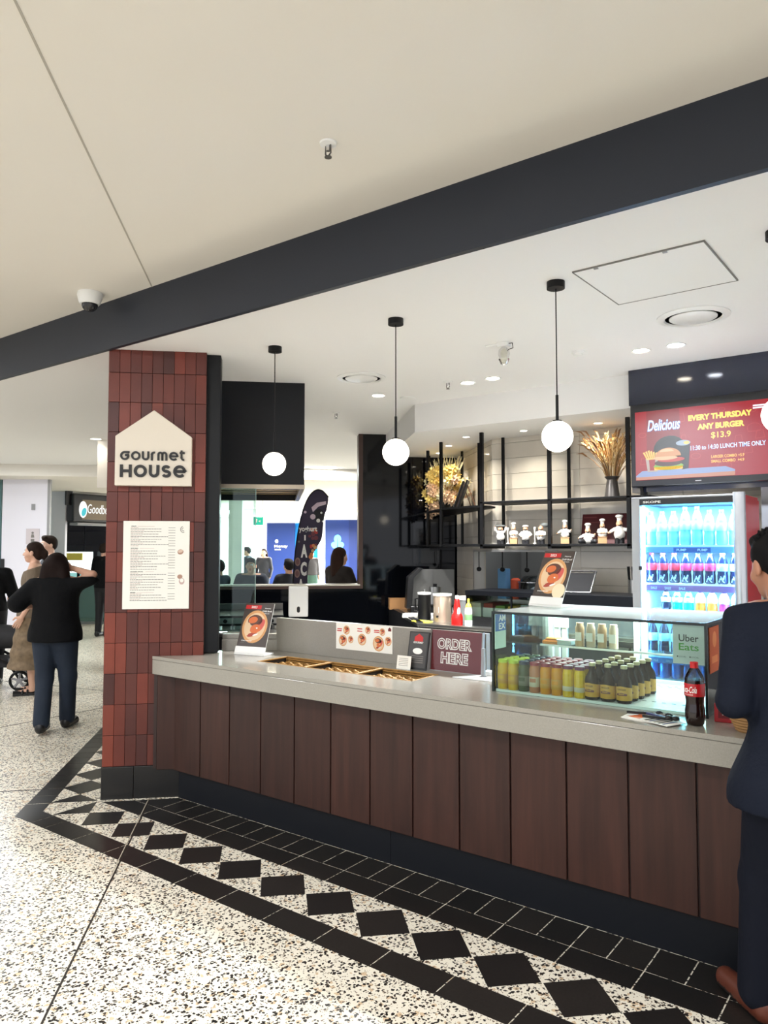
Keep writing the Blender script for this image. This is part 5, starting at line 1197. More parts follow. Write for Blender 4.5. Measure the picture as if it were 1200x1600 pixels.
# ---------------------------------------------------------------- drinks in the fridge
def soda(label, x, z, liq, cap, lab, h=.20, r=.031, grp='', y=5.13):
    t = thing('drink_bottle', label, 'bottle', (x, y, z), group=grp)
    MB().lathe([(r * .8, 0), (r, .008), (r, h * .25), (r * .9, h * .34), (r, h * .44), (r, h * .62), (r * .75, h * .78), (r * .4, h * .9), (r * .38, h * .93)], 16, liq).build('body', t, smooth=50)
    MB().lathe([(r * .46, h * .90), (r * .46, h), (0, h)], 12, cap).build('cap', t, smooth=40)
    MB().lathe([(r * 1.02, h * .40), (r * 1.03, h * .41), (r * 1.03, h * .62), (r * 1.0, h * .63)], 16, lab).build('label', t, smooth=50)
    return t
W_ = mat('water_blue', (150, 212, 234), .1, spec=.6); WC = mat('cap_water', (60, 140, 206), .4); WL_ = mat('label_water', (200, 232, 244), .4); CK = mat('cola_dark', (26, 30, 60), .1); PK = mat('label_pink', (214, 48, 92), .4); RL = mat('label_cola_red', (206, 40, 56), .4); TEAL = mat('drink_teal', (40, 176, 168), .15); ORG = mat('drink_orange', (240, 140, 50), .15); PNK = mat('drink_pink', (226, 70, 140), .15); YEL = mat('drink_yellow', (236, 220, 90), .15); BCAP = mat('cap_blue', (36, 70, 190), .4); WSW = mat('swirl_white', (220, 236, 244), .4)
names = ['leftmost', 'second from left', 'third from left', 'fourth from left', 'fifth from left', 'sixth from left', 'seventh from left', 'rightmost']
xs_ = [-1.592 + .0745 * i for i in range(8)]
for i, x in enumerate(xs_):
    soda('clear water bottle on the top fridge shelf, %s' % names[i], x, 1.6555, W_, WC if i in (3, 4) else mat('cap_cyan', (100, 190, 210), .4), WL_, .225 if i not in (3, 4) else .25, .034, 'water bottles on the top fridge shelf')
for i, x in enumerate(xs_):
    k = 'red capped cola bottle with red label' if i < 3 else ('black capped cola bottle with pink label' if i < 6 else 'white capped cola bottle with white label')
    t = soda('%s on the second fridge shelf, %s' % (k, names[i]), x, 1.4055, CK, REDC if i < 3 else (BPLAS if i < 6 else WPLAS), RL if i < 3 else (PK if i < 6 else WL_), .205, .033, 'cola bottles on the second fridge shelf')
    m = MB(fn=bottle_curve(.0335)); m.stroke([(-.02, .012), (-.008, .035), (.008, .03), (.018, .055)], .008, WSW, .0002); m.stroke([(.016, .01), (.004, .022), (-.006, .05)], .006, WSW, .0004)
    m.build('swirl_mark', t)
mid = [(CK, BPLAS, WL_, 'dark drink bottle with white label'), (TEAL, TEAL, WL_, 'teal drink bottle'), (TEAL, TEAL, WL_, 'teal drink bottle'), (ORG, BCAP, mat('label_orange', (250, 200, 110), .4), 'orange drink bottle'), (ORG, BCAP, mat('label_orange', (0, 0, 0)), 'orange drink bottle'), (PNK, BCAP, mat('label_lilac', (230, 190, 226), .4), 'pink drink bottle'), (YEL, WPLAS, WL_, 'yellow drink bottle')]
for i, (a, b, c, nm) in enumerate(mid):
    soda('%s on the third fridge shelf, %s' % (nm, names[i] if i < 6 else 'rightmost'), -1.50 + .072 * i, 1.2255, a, b, c, .135, .031, 'coloured drinks on the third fridge shelf')
for i, x in enumerate(xs_):
    soda('red capped cola bottle with white label on the fourth fridge shelf, %s' % names[i], x, .9305, CK, REDC, WL_, .225, .033, 'cola bottles on the fourth fridge shelf')
CANB = mat('can_blue', (70, 130, 200), .3, metal=.4); CANW = mat('can_silver', (206, 222, 234), .25, metal=.6)
can = None
for r in range(3):
    for i in range(8):
        lab = 'blue drink can on the bottom fridge shelf, %s row, %s' % (['front', 'middle', 'back'][r], names[i])
        if can is None:
            can = t = thing('drink_can', lab, 'can', (0, 0, 0), group='cans on the bottom fridge shelf')
            MB().lathe([(.026, 0), (.031, .008), (.031, .085), (.026, .096)], 16, CANB).build('body', t, smooth=40)
            MB().lathe([(.0265, .094), (.0265, .098), (.023, .094), (0, .094)], 16, CANW).build('lid', t, smooth=40)
            MB().box(-.004, -.012, .094, .004, .006, .0965, CANW).build('tab', t)
        else: t = copy_tree(can); t['label'] = lab
        t.location = (xs_[i], 5.13 + r * .085, .779)

# ---------------------------------------------------------------- people
def V3(*a): return np.array(a, float)
def skin_mats(tag_, rgb):
    return dict(s=mat('skin_' + tag_, rgb, .55, noise=(6, .06)), lip=mat('lips_' + tag_, (rgb[0] * .82, rgb[1] * .58, rgb[2] * .56), .5), w=mat('eye_white', (232, 228, 222), .3), e=mat('eye_dark', (40, 28, 22), .2), b=mat('brow_dark', (46, 34, 28), .8))
J17 = dict(hip=(.088, 0, .90), knee=(.095, .015, .49), ankle=(.095, -.02, .085), toe=(.108, .135, .028), shoulder=(.172, -.012, 1.395), elbow=(.225, -.035, 1.11), wrist=(.215, .07, .875))
def joints(h, over):
    k = h / 1.70; J = {}
    for s, sg in (('L', -1), ('R', 1)):
        for n, p in J17.items(): J[n + s] = V3(p[0] * sg, p[1], p[2]) * k
    J['neck'] = V3(0, -.012, 1.43) * k; J['head'] = V3(0, .012, 1.585) * k
    J['chest'] = V3(0, 0, 1.25) * k; J['waist'] = V3(0, 0, 1.06) * k; J['pelvis'] = V3(0, 0, .93) * k
    for n, p in over.items(): J[n] = V3(*p)
    return J
def torso(J, k, g, f=0., m=None, ks=.05):
    P_ = [('e', J['pelvis'], ((.155 * g + f) * k, (.108 * g + f) * k, .125 * k + f), m, ks), ('e', J['waist'], ((.135 * g + f) * k, (.098 * g + f) * k, .15 * k), m, ks),
          ('e', J['chest'], ((.155 * g ** .5 + f) * k, (.112 * g + f) * k, .175 * k + f), m, ks), ('c', J['shoulderL'] * V3(.82, 1, 1), J['shoulderR'] * V3(.82, 1, 1), .056 * k + f, .056 * k + f, m, ks)]
    for q in 'LR': P_.append(('c', J['neck'] - V3(0, 0, .012 * k), J['neck'] * .3 + J['shoulder' + q] * .7 + V3(0, 0, .012 * k), .052 * k + f * .6, .046 * k + f * .7, m, .04))
    return P_
def hand_prims(w, d, n, k, m, curl=.35, side=1):
    d = d / np.linalg.norm(d); n = n - d * (n @ d); n = n / np.linalg.norm(n); s = np.cross(d, n) * side
    P_ = [('c', w - d * .02 * k, w + d * .02 * k, .026 * k, .026 * k, m, .012), ('c', w + d * .03 * k - s * .022 * k, w + d * .075 * k - s * .024 * k, .014 * k, .013 * k, m, .012), ('c', w + d * .03 * k + s * .018 * k, w + d * .08 * k + s * .022 * k, .015 * k, .013 * k, m, .012), ('c', w + d * .03 * k, w + d * .08 * k, .015 * k, .014 * k, m, .012)]
    for i, (o, L) in enumerate(((-.031, .058), (-.011, .072), (.010, .078), (.031, .068))):
        a = w + d * .08 * k + s * o * k; b = a + (d * math.cos(curl * .6) + n * math.sin(curl * .6)) * L * .5 * k; c = b + (d * math.cos(curl * 1.8) + n * math.sin(curl * 1.8)) * L * .55 * k
        P_ += [('c', a, b, .0092 * k, .0085 * k, m, .004), ('c', b, c, .0085 * k, .007 * k, m, .003)]
    a = w + d * .02 * k + s * .026 * k; b = a + (d * .6 + s * .7 + n * .35) * .04 * k; c = b + (d * .95 + s * .2 + n * .35) * .034 * k
    P_ += [('c', a, b, .013 * k, .011 * k, m, .008), ('c', b, c, .0105 * k, .008 * k, m, .003)]
    return P_
def head_prims(k, S, female=False):
    s = S['s']; P_ = [('e', (0, -.012, .028), (.074, .092, .086), s), ('e', (0, .030, -.030), (.058, .062, .078), s, .03), ('e', (0, .052, -.082), (.030, .030, .026), s, .03), ('c', (0, -.02, -.05), (0, -.03, -.15), .054 if not female else .047, .056 if not female else .05, s, .02),
          ('c', (0, .086, .012), (0, .108, -.024), .007, .012, s, .012), ('e', (-.011, .098, -.027), (.009, .009, .007), s, .006), ('e', (.011, .098, -.027), (.009, .009, .007), s, .006),
          ('e', (-.076, -.012, -.008), (.010, .020, .032), s, .008), ('e', (.076, -.012, -.008), (.010, .020, .032), s, .008),
          ('e', (0, .088, -.052), (.023, .010, .006), S['lip'], .004), ('e', (0, .086, -.061), (.020, .010, .007), S['lip'], .004)]
    for q in (-1, 1):
        P_ += [('e', (.030 * q, .078, .010), (.014, .010, .009), S['w'], .003), ('e', (.030 * q, .0865, .010), (.0065, .004, .0065), S['e'], .002), ('c', (.016 * q, .092, .030), (.045 * q, .078, .032), .0045, .0035, S['b'], .003), ('e', (.042 * q, .055, -.03), (.022, .024, .022), s, .02)]
    return [tuple([p[0]] + [tuple(np.array(x) * k) if isinstance(x, tuple) else (x * k if isinstance(x, float) and i < 5 and p[0] == 'c' else x) for i, x in enumerate(p[1:], 1)]) for p in P_]
def person(label, loc, rz, h, over={}, skin=(206, 160, 132), tg='a', g=1.0, head_yaw=0, head_pitch=0, hair='short', hair_rgb=(34, 26, 22), female=False, hands=True, res=.014, build_head=True, legs=True, top=None, bottom=None, shoe=(20, 20, 22), hres=.0075, seat=False, group=None):
    k = h / 1.70; J = joints(h, over); S = skin_mats(tg, skin); s = S['s']
    t = thing('person', label, 'person', loc, rz, group)
    P_ = torso(J, k, g, 0, s) + [('c', J['neck'] - V3(0, 0, .04 * k), J['neck'] + V3(0, .008, .07) * k, .052 * k, .048 * k, s, .03)]
    for q in 'LR':
        P_ += [('c', J['shoulder' + q], J['elbow' + q], .046 * k * g ** .5, .036 * k, s, .03), ('c', J['elbow' + q], J['wrist' + q], .037 * k, .026 * k, s, .015)]
        P_ += [('c', J['hip' + q], J['knee' + q], .086 * k * g, .054 * k, s, .03), ('c', J['knee' + q], J['ankle' + q], .054 * k, .036 * k, s, .02), ('c', J['ankle' + q] - V3(0, 0, .035 * k), J['toe' + q], .036 * k, .024 * k, s, .02)]
    b = MB(); sdf_add(b, P_, res)
    if hands:
        for q, sd in (('L', -1), ('R', 1)):
            d = J['wrist' + q] - J['elbow' + q]; nn = J.get('palm' + q, V3(-sd, 0, 0) + V3(0, .2, 0)); sdf_add(b, hand_prims(J['wrist' + q], J.get('handdir' + q, d), nn, k, s, side=sd), .0055 * max(k, 1) if res < .016 else .009)
    HM = Matrix.Translation(Vector(J['head'])) @ Matrix.Rotation(R(head_yaw), 4, 'Z') @ Matrix.Rotation(R(head_pitch), 4, 'X')
    hb = MB(HM); sdf_add(hb, head_prims(k, S, female), hres)
    o = len(b.v); ks = [b.mi(m) for m in hb.mats]; b.v += hb.v; b.f += [[i + o for i in f] for f in hb.f]; b.m += [ks[i] for i in hb.m]
    b.build('body', t, smooth=180)
    # hair
    HR = mat('hair_%d_%d_%d' % hair_rgb, hair_rgb, .7, spec=.12, noise=(14, .35, (6, 6, 1)))
    Hp = [('e', (0, -.018 * k, .038 * k), (.083 * k, .098 * k, .09 * k), HR)]; cuts = [((0, .052 * k, .05 * k), (0, 1, -.75))]
    if hair == 'short':
        Hp += [('e', (0, .045 * k, .098 * k), (.06 * k, .04 * k, .03 * k), HR), ('e', (0, -.055 * k, .0), (.07 * k, .055 * k, .07 * k), HR)]; cuts = [((0, .058 * k, .045 * k), (0, .8, -1)), ((0, -.05 * k, -.058 * k), (0, .25, -1))]
    elif hair == 'bun':
        Hp += [('e', (0, -.125 * k, .02 * k), (.045 * k, .04 * k, .05 * k), HR), ('e', (0, -.06 * k, -.01 * k), (.066 * k, .05 * k, .06 * k), HR)]
    elif hair == 'pony':
        Hp += [('e', (0, -.105 * k, .0), (.04 * k, .04 * k, .05 * k), HR), ('c', (0, -.13 * k, -.01 * k), (0.01, -.135 * k, -.10 * k), .036 * k, .022 * k, HR), ('e', (0, -.06 * k, -.02 * k), (.068 * k, .05 * k, .07 * k), HR)]
    elif hair == 'long':
        Hp += [('c', (-.05 * k, -.05 * k, .0), (-.07 * k, -.075 * k, -.25 * k), .05 * k, .045 * k, HR), ('c', (.05 * k, -.05 * k, .0), (.07 * k, -.075 * k, -.25 * k), .05 * k, .045 * k, HR), ('c', (0, -.07 * k, .0), (0, -.09 * k, -.30 * k), .06 * k, .05 * k, HR)]; cuts = [((0, .05 * k, .05 * k), (0, 1, -.6))]
    elif hair == 'loose':
        Hp += [('e', (0, -.03 * k, .02 * k), (.105 * k, .112 * k, .10 * k), HR)] + [('c', (q * .06 * k, -.06 * k, .0), (q * .10 * k, -.09 * k, -.22 * k), .065 * k, .06 * k, HR) for q in (-1, 0, 1)]; cuts = [((0, .05 * k, .05 * k), (0, 1, -.6))]
    elif hair == 'longest':
        Hp += [('c', (-.05 * k, -.05 * k, .0), (-.08 * k, -.07 * k, -.42 * k), .05 * k, .04 * k, HR), ('c', (.05 * k, -.05 * k, .0), (.08 * k, -.07 * k, -.42 * k), .05 * k, .04 * k, HR), ('c', (0, -.07 * k, .0), (0, -.09 * k, -.46 * k), .06 * k, .05 * k, HR)]; cuts = [((0, .05 * k, .05 * k), (0, 1, -.6))]
    m = MB(HM); sdf_add(m, Hp, hres * 1.1, cuts, k=.025); m.build('hair', t, smooth=60)
    # clothing
    if top:
        c = top['mat']; f = top.get('f', .016); kk = top.get('k', .05)
        T_ = torso(J, k, g, f, c, kk)
        if 'hem' in top: 
            fl = top.get('flare', 0); T_ += [('e', (J['pelvis'][0], J['pelvis'][1], top['hem'] + .02), ((.165 * g + f + fl) * k, (.118 * g + f + fl) * k, .22 * k), c, .06)]
        for q in 'LR':
            e = J['elbow' + q]; w = J['wrist' + q]; sl = top.get('sleeve', 1)
            if sl <= .5: T_.append(('c', J['shoulder' + q], J['shoulder' + q] + (e - J['shoulder' + q]) * sl * 2, .052 * k + f, .050 * k + f * 1.3, c, .035))
            else: T_ += [('c', J['shoulder' + q], e, .052 * k + f * .8, .040 * k + f * .5, c, .03), ('c', e, e + (w - e) * (sl - .5) * 2, .040 * k + f * .5, .032 * k + f * .5, c, .015)]
        cuts = [((0, 0, J['neck'][2] + top.get('neck', .03) * k), (0, .35, 1))]
        if 'hem' in top: cuts.append(((0, 0, top['hem']), (0, 0, -1)))
        m = MB(); sdf_add(m, T_, top.get('res', res * .85), cuts); m.build(top.get('name', 'top'), t, smooth=70)
    if bottom:
        c = bottom['mat']; f = bottom.get('f', .014)
        if bottom.get('kind') == 'skirt':
            B_ = [('e', J['pelvis'], ((.16 * g + f) * k, (.115 * g + f) * k, .16 * k), c)]; z1 = J['pelvis'][2]; zh = bottom['hem']
            for i in range(5):
                q = i / 4; B_.append(('e', (J['pelvis'][0], J['pelvis'][1] + bottom.get('sway', 0) * q, z1 + (zh - z1) * q), ((.165 * g + f + bottom.get('flare', .08) * q) * k, (.12 * g + f + bottom.get('flare', .08) * q) * k, .16 * k), c, .05))
            cuts = [((0, 0, zh), (0, 0, -1)), ((0, 0, J['waist'][2] + .06), (0, 0, 1))]
        else:
            B_ = [('e', J['pelvis'], ((.158 * g + f) * k, (.112 * g + f) * k, .13 * k), c)]
            for q in 'LR':
                kn, an = J['knee' + q], J['ankle' + q]; e_ = kn + (an - kn) * bottom.get('len', .96)
                B_ += [('c', J['hip' + q], kn, .088 * k * g + f, .058 * k + f, c, .03), ('c', kn, e_, .058 * k + f, bottom.get('cuff', .046) * k + f, c, .03)]
            cuts = [((0, 0, J['waist'][2] + .02), (0, 0, 1))]
        m = MB(); sdf_add(m, B_, bottom.get('res', res * .85), cuts); m.build(bottom.get('name', 'trousers'), t, smooth=70)
    if shoe:
        SM = mat('shoe_%d_%d_%d' % shoe, shoe, .4); SO = mat('sole_dark', (24, 20, 18), .6)
        for q in 'LR':
            a, tt = J['ankle' + q], J['toe' + q]; d = (tt - a) * V3(1, 1, 0); d = d / np.linalg.norm(d); pz = a[2] - .085 * k; heel = V3(a[0], a[1], pz + .04 * k) - d * .03 * k; toe = V3(tt[0], tt[1], pz + .033 * k) + d * .02
            m = MB(); sdf_add(m, [('c', heel, toe, .044 * k, .036 * k, SM, .02), ('c', heel + V3(0, 0, .03 * k), a + V3(0, 0, .01), .042 * k, .045 * k, SM, .03), ('c', heel - V3(0, 0, .022 * k), toe - V3(0, 0, .016 * k), .034 * k, .034 * k, SO, .004)], .007 if res < .016 else .012, [((0, 0, pz + .002), (0, 0, -1))])
            m.build('shoe', t, smooth=70)
    return t, J, k, HM

SUIT = mat('suit_navy', (15, 21, 35), .8, spec=.2, noise=(7, .12), bump=(.55, .03)); TRO = mat('trouser_navy', (12, 16, 28), .8, spec=.2, noise=(5, .12, (1.6, 1.6, .5)), bump=(.5, .03))
# man in the suit at the counter
t, J, k, HM = person('man in a dark navy suit standing at the counter by the cola bottle', (-.39, 2.85, 0), 35, 1.70, dict(shoulderL=(-.165, .05, 1.385), shoulderR=(.165, .05, 1.385), neck=(0, .055, 1.42), chest=(0, .03, 1.25), elbowL=(-.235, .0, 1.125), wristL=(-.02, .20, 1.07), elbowR=(.25, .08, 1.13), wristR=(.05, .26, 1.07), head=(-.025, .12, 1.572),
    kneeL=(-.085, .13, .49), ankleL=(-.09, .18, .085), toeL=(-.125, .345, .028), ankleR=(.1, -.02, .085)),
    skin=(176, 124, 98), tg='suit', head_yaw=4, head_pitch=-10, hair='short', hair_rgb=(16, 15, 17), res=.011, hres=.006, shoe=(92, 46, 32),
    top=dict(mat=SUIT, f=.026, hem=.785, flare=.06, k=.10, sleeve=.96, name='jacket', neck=.035), bottom=dict(mat=TRO, f=.022, len=.98, cuff=.05))
m = MB(); sdf_add(m, [('c', J['neck'] + V3(0, -.012, .015), J['neck'] + V3(0, 0, .05), .062, .055, INKW, .01)], .006, [((0, 0, J['neck'][2] + .055), (0, .3, 1)), ((0, 0, J['neck'][2] - .02), (0, 0, -1))]); m.build('shirt_collar', t, smooth=60)
m = MB(HM); rr = random.Random(4); HK = mat('hair_16_15_17', (0, 0, 0))
for i in range(60):
    a = rr.uniform(0, 2 * math.pi); el = rr.uniform(.55, 1.35); d = Vector((math.cos(a) * math.cos(el), math.sin(a) * math.cos(el), math.sin(el))); c = Vector((d.x * .082, -.018 + d.y * .096, .04 + d.z * .088)); tip = c + (d + Vector((rr.uniform(-.4, .4), rr.uniform(-.4, .4), .2))) * .012
    if c.y > .06 and c.z < .08: continue
    m.tube([tuple(c * .97), tuple((c + tip) / 2), tuple(tip)], [.010, .008, .001], HK, 5)
m.build('hair_tuft', t)
# woman walking away, arm raised to her head
BT = mat('shirt_black', (8, 9, 12), .85, spec=.2, noise=(7, .25), bump=(.6, .03)); JE = mat('jeans_navy', (20, 33, 50), .8, noise=(8, .25, (1, 1, .6)), bump=(.6, .025))
person('woman walking away in black top and dark jeans, one arm raised to her hair', (-6.46, 3.665, 0), 42, 1.60, dict(elbowR=(.33, -.03, 1.395), wristR=(.10, .05, 1.46), shoulderR=(.17, -.012, 1.315), elbowL=(-.335, -.06, 1.12), wristL=(-.17, .15, 1.10), ankleL=(-.05, -.16, .10), kneeL=(-.085, .0, .47), toeL=(-.06, -.02, .03), ankleR=(.08, .12, .085), kneeR=(.10, .06, .47), toeR=(.10, .26, .03), head=(.0, .02, 1.475), handdirR=(-.5, -.2, .6)),
    skin=(206, 158, 134), tg='walk', g=1.22, hair='loose', hair_rgb=(30, 20, 18), female=True, top=dict(mat=BT, f=.03, hem=.80, flare=.015, k=.12, sleeve=.44, name='shirt', neck=.0), bottom=dict(mat=JE, f=.02, len=.98, cuff=.052, name='jeans'), head_pitch=4)
# woman in the patterned dress
DR = mat('dress_taupe', (112, 98, 82), .85, noise=(22, .5, (1, 1, .3)), bump=(.5, .02)); SK = mat('skirt_floral', (118, 100, 78), .85, noise=(16, .8), bump=(.3, .02))
t, J, k, HM = person('woman in a long taupe dress with dark hair tied back, facing the pram', (-8.30, 4.44, 0), 146, 1.70, dict(elbowL=(-.22, -.04, 1.12), wristL=(-.20, .09, .88), elbowR=(.21, -.06, 1.12), wristR=(.2, .02, .87)), skin=(214, 170, 146), tg='dress', g=.98, hair='pony', hair_rgb=(42, 30, 26), female=True, head_yaw=-16, shoe=None, hres=.0065,
    top=dict(mat=DR, f=.024, hem=.86, flare=.03, sleeve=.42, name='dress_bodice', neck=-.02), bottom=dict(kind='skirt', mat=SK, hem=.30, flare=.11, f=.03, name='dress_skirt'))
for q in 'LR':
    m = MB(); a, tt = J['ankle' + q], J['toe' + q]; m.tube([(a[0], a[1] - .05, .012), (tt[0], tt[1] + .04, .012)], [.042, .045], BPLAS, 8)
    for yy in (.3, .62): c = a + (tt - a) * yy; m.tube([(c[0] - .05, c[1], .02), (c[0] - .03, c[1], .065 - yy * .02), (c[0] + .03, c[1], .065 - yy * .02), (c[0] + .05, c[1], .02)], .012, BPLAS, 6)
    m.build('sandal', t)
person('young man with short dark hair, mostly hidden behind the two women', (-9.93, 5.52, 0), 158, 1.80, skin=(216, 176, 156), tg='young', hair='short', hair_rgb=(40, 30, 25), top=dict(mat=mat('tee_grey', (70, 72, 78), .85), sleeve=.45, hem=.9, name='shirt'), bottom=dict(mat=JE), head_yaw=10, res=.018)
person('person in a black shirt with dark bun at the left edge behind the pram', (-9.20, 4.40, 0), 60, 1.62, dict(elbowL=(-.24, .05, 1.06), wristL=(-.2, .28, 1.02), elbowR=(.24, .05, 1.06), wristR=(.2, .28, 1.02)), skin=(208, 164, 140), tg='edge', hair='bun', hair_rgb=(26, 22, 22), female=True, top=dict(mat=BT, sleeve=.5, hem=.88, name='shirt'), bottom=dict(mat=mat('trouser_black', (24, 24, 28), .8)), res=.016)
person('person in black clothes just beyond the pillar in the left corridor', (-12.56, 8.06, 0), 20, 1.72, skin=(206, 160, 138), tg='sliver', hair='short', top=dict(mat=BT, sleeve=.8, hem=.9, name='shirt'), bottom=dict(mat=mat('trouser_black', (0, 0, 0))), res=.02, hres=.01)
# people beyond the kitchen opening
OB = mat('jumper_navy', (26, 32, 46), .85); OB2 = mat('jumper_dark', (34, 36, 44), .85); OL = mat('cardigan_brown', (40, 32, 27), .85)
sitL = dict(kneeL=(-.1, .40, .50), ankleL=(-.1, .42, .085), toeL=(-.1, .56, .028), kneeR=(.1, .40, .50), ankleR=(.1, .42, .085), toeR=(.1, .56, .028))
def seated(label, x, y, rz, zseat, sc, tg_, hair, hrgb, mt, **kw):
    dz = zseat - .82
    ov = {}
    base = joints(sc, {})
    for n in ('shoulderL', 'shoulderR', 'neck', 'head', 'chest', 'waist', 'pelvis', 'hipL', 'hipR'): ov[n] = base[n] + V3(0, 0, dz)
    ov['elbowL'] = base['elbowL'] + V3(-.04, .1, dz + .02); ov['elbowR'] = base['elbowR'] + V3(.04, .1, dz + .02); ov['wristL'] = V3(-.1, .33, base['elbowL'][2] + dz - .03); ov['wristR'] = V3(.1, .33, base['elbowR'][2] + dz - .03)
    zk = zseat + .04
    for q, sg in (('L', -1), ('R', 1)):
        ov['knee' + q] = V3(sg * .1, .42, zk); ov['ankle' + q] = V3(sg * .1, .42, max(.085, zk - .45)); ov['toe' + q] = V3(sg * .11, .56, max(.028, zk - .50))
    t, J, k, HM = person(label, (x, y, 0), rz, sc, ov, tg=tg_, hair=hair, hair_rgb=hrgb, top=dict(mat=mt, sleeve=.95, name='jumper', **kw), bottom=dict(mat=mat('trouser_black', (0, 0, 0))), res=.018, hres=.009)
    m = MB().box(-.2, -.2, zseat - .13, .2, .2, zseat - .09, mat('stool_wood', (120, 84, 56), .5)); s_ = m.build('bar_stool', loc=(x, y, 0), rz=rz)
    for a in (-1, 1):
        for b in (-1, 1): MB().box(a * .16 - .015, b * .16 - .015, 0, a * .16 + .015, b * .16 + .015, zseat - .13, BLACK).build('leg', s_)
    return t, s_
def nm(p, l): p[1]['label'] = l; p[1]['category'] = 'stool'; p[1]['group'] = 'stools beyond the opening'; return p[0]
nm(seated('woman with long straight brown hair seated with her back to the opening', -6.03, 7.12, -8, .80, 1.66, 'bar_a', 'longest', (56, 38, 30), OL), 'stool under the long-haired woman beyond the opening')
nm(seated('man in a dark jumper seated facing the opening, looking down', -8.55, 8.0, 218, .60, 1.70, 'bar_b', 'short', (40, 34, 32), OB, f=.025), 'stool under the man looking down beyond the opening')
nm(seated('seated person in dark clothes turned away, right of the man looking down', -8.35, 8.62, 60, .60, 1.68, 'bar_c', 'short', (30, 27, 27), OB2), 'stool under the turned away person beyond the opening')
nm(seated('seated person at the far left of the opening beside the black post', -8.72, 7.50, 100, .60, 1.68, 'bar_d', 'short', (52, 46, 44), OB), 'stool under the person by the black post beyond the opening')
person('standing person in dark jacket far beyond the opening, left of a pair', (-14.9, 13.8, 0), 120, 1.66, tg='far_a', hair='short', top=dict(mat=OB, sleeve=.95, hem=.85, name='jacket'), bottom=dict(mat=JE), res=.024, hres=.012, hands=False)
person('standing woman in black jacket and white shirt far beyond the opening', (-15.0, 14.5, 0), 205, 1.62, tg='far_b', hair='long', female=True, top=dict(mat=OB2, sleeve=.95, hem=.8, name='jacket'), bottom=dict(mat=JE), res=.024, hres=.012, hands=False)
person('person in a dark jacket and green skirt beyond the feather flag', (-12.9, 14.1, 0), 250, 1.62, tg='far_c', hair='short', female=True, top=dict(mat=mat('jacket_grey', (58, 56, 58), .85), sleeve=.95, hem=.95, name='jacket'), bottom=dict(kind='skirt', mat=mat('skirt_green', (52, 82, 70), .85), hem=.55, flare=.05, name='skirt'), res=.024, hres=.012, hands=False)
# ---------------------------------------------------------------- pram
t = thing('pram', 'black pram with large spoked wheels at the left edge of the picture', 'pram', (-9.03, 4.28, 0), -40)
PB_ = mat('pram_black', (24, 25, 30), .7); PG = mat('pram_grey', (66, 68, 74), .7)
def wheel(x, y, r):
    w = MB(T(x, y, r))
    w.tube([(0, r * .86 * math.cos(i * math.pi / 12), r * .86 * math.sin(i * math.pi / 12)) for i in range(24)], r * .14, BLACK, 8, True)
    o = w.build('wheel', t, smooth=60)
    h = MB(T(x, y, r))
    for i in range(5):
        a = i * 2 * math.pi / 5 + .3; h.tube([(0, 0, 0), (0, r * .8 * math.cos(a), r * .8 * math.sin(a))], .014, GPLAS, 6)
    h.tube([(-.02, 0, 0), (.02, 0, 0)], .03, GPLAS, 10); h.build('spokes', o)
for x in (-.26, .26): wheel(x, .42, .115); wheel(x, -.30, .15)
m = MB()
for x in (-.23, .23):
    m.tube([(x, .42, .12), (x, .30, .30), (x, -.10, .52), (x, -.45, .98), (x, -.52, 1.02)], .016, BLACK, 8); m.tube([(x, -.30, .15), (x, .0, .46)], .016, BLACK, 8)
m.tube([(-.23, -.52, 1.02), (.23, -.52, 1.02)], .018, BLACK, 8).tube([(-.23, .36, .2), (.23, .36, .2)], .014, BLACK, 8); m.build('frame', t, smooth=60)
m = MB(); sdf_add(m, [('c', (-.12, .35, .58), (-.12, -.2, .60), .11, .13, PB_, .08), ('c', (.12, .35, .58), (.12, -.2, .60), .11, .13, PB_, .08), ('e', (0, .08, .60), (.24, .40, .14), PB_)], .02); m.build('seat', t, smooth=180)
m = MB(); sdf_add(m, [('e', (0, -.16, .78), (.25, .27, .28), PG)], .02, [((0, -.02, .8), (0, 1, -.25)), ((0, 0, .66), (0, 0, -1))]); m.build('canopy', t, smooth=60)
MB().box(-.2, -.22, .26, .2, .28, .36, PB_).box(-.2, -.22, .34, .2, .28, .352, mat('basket_trim', (110, 60, 70), .6)).build('basket', t, bevel=.02)

# ---------------------------------------------------------------- left corridor beyond the pillar
LAV = mat('lavender_white', (232, 230, 240), .5)
struct(MB(T(-12.557, 6.149, 0, 37)).box(0, 0, 0, .75, .06, CZ, LAV).box(.75, -.01, 0, .79, .06, CZ, GPLAS).box(-.06, .0, 0, -.02, .06, CZ, mat('teal_edge', (70, 104, 104), .2)).build('wall_corridor', bevel=.002))
t = tag(MB(T(-12.557, 6.149, 0, 37) @ Matrix.Translation((.52, -.004, 1.83)) @ FACE).box(-.11, -.13, 0, .11, .13, .01, mat('notice_grey', (206, 196, 200), .5)).build('notice_panel'), 'small grey notice panel on the white corridor pier', 'sign')
m = MB(T(-12.557, 6.149, 0, 37) @ Matrix.Translation((.52, -.0145, 1.83)) @ FACE); m.disc(0, .06, .02, INKG); m.poly([(-.03, -.02), (.03, -.02), (.02, .035), (-.02, .035)], INKG); m.quad(-.03, -.09, .03, -.04, INKG); m.build('print', t)
t = tag(MB(T(-12.557, 6.149, 0, 37) @ Matrix.Translation((.52, -.004, 2.32)) @ FACE).box(-.03, -.05, 0, .03, .05, .015, GPLAS).build('wall_fitting'), 'little grey fitting high on the white corridor pier', 'wall fitting')
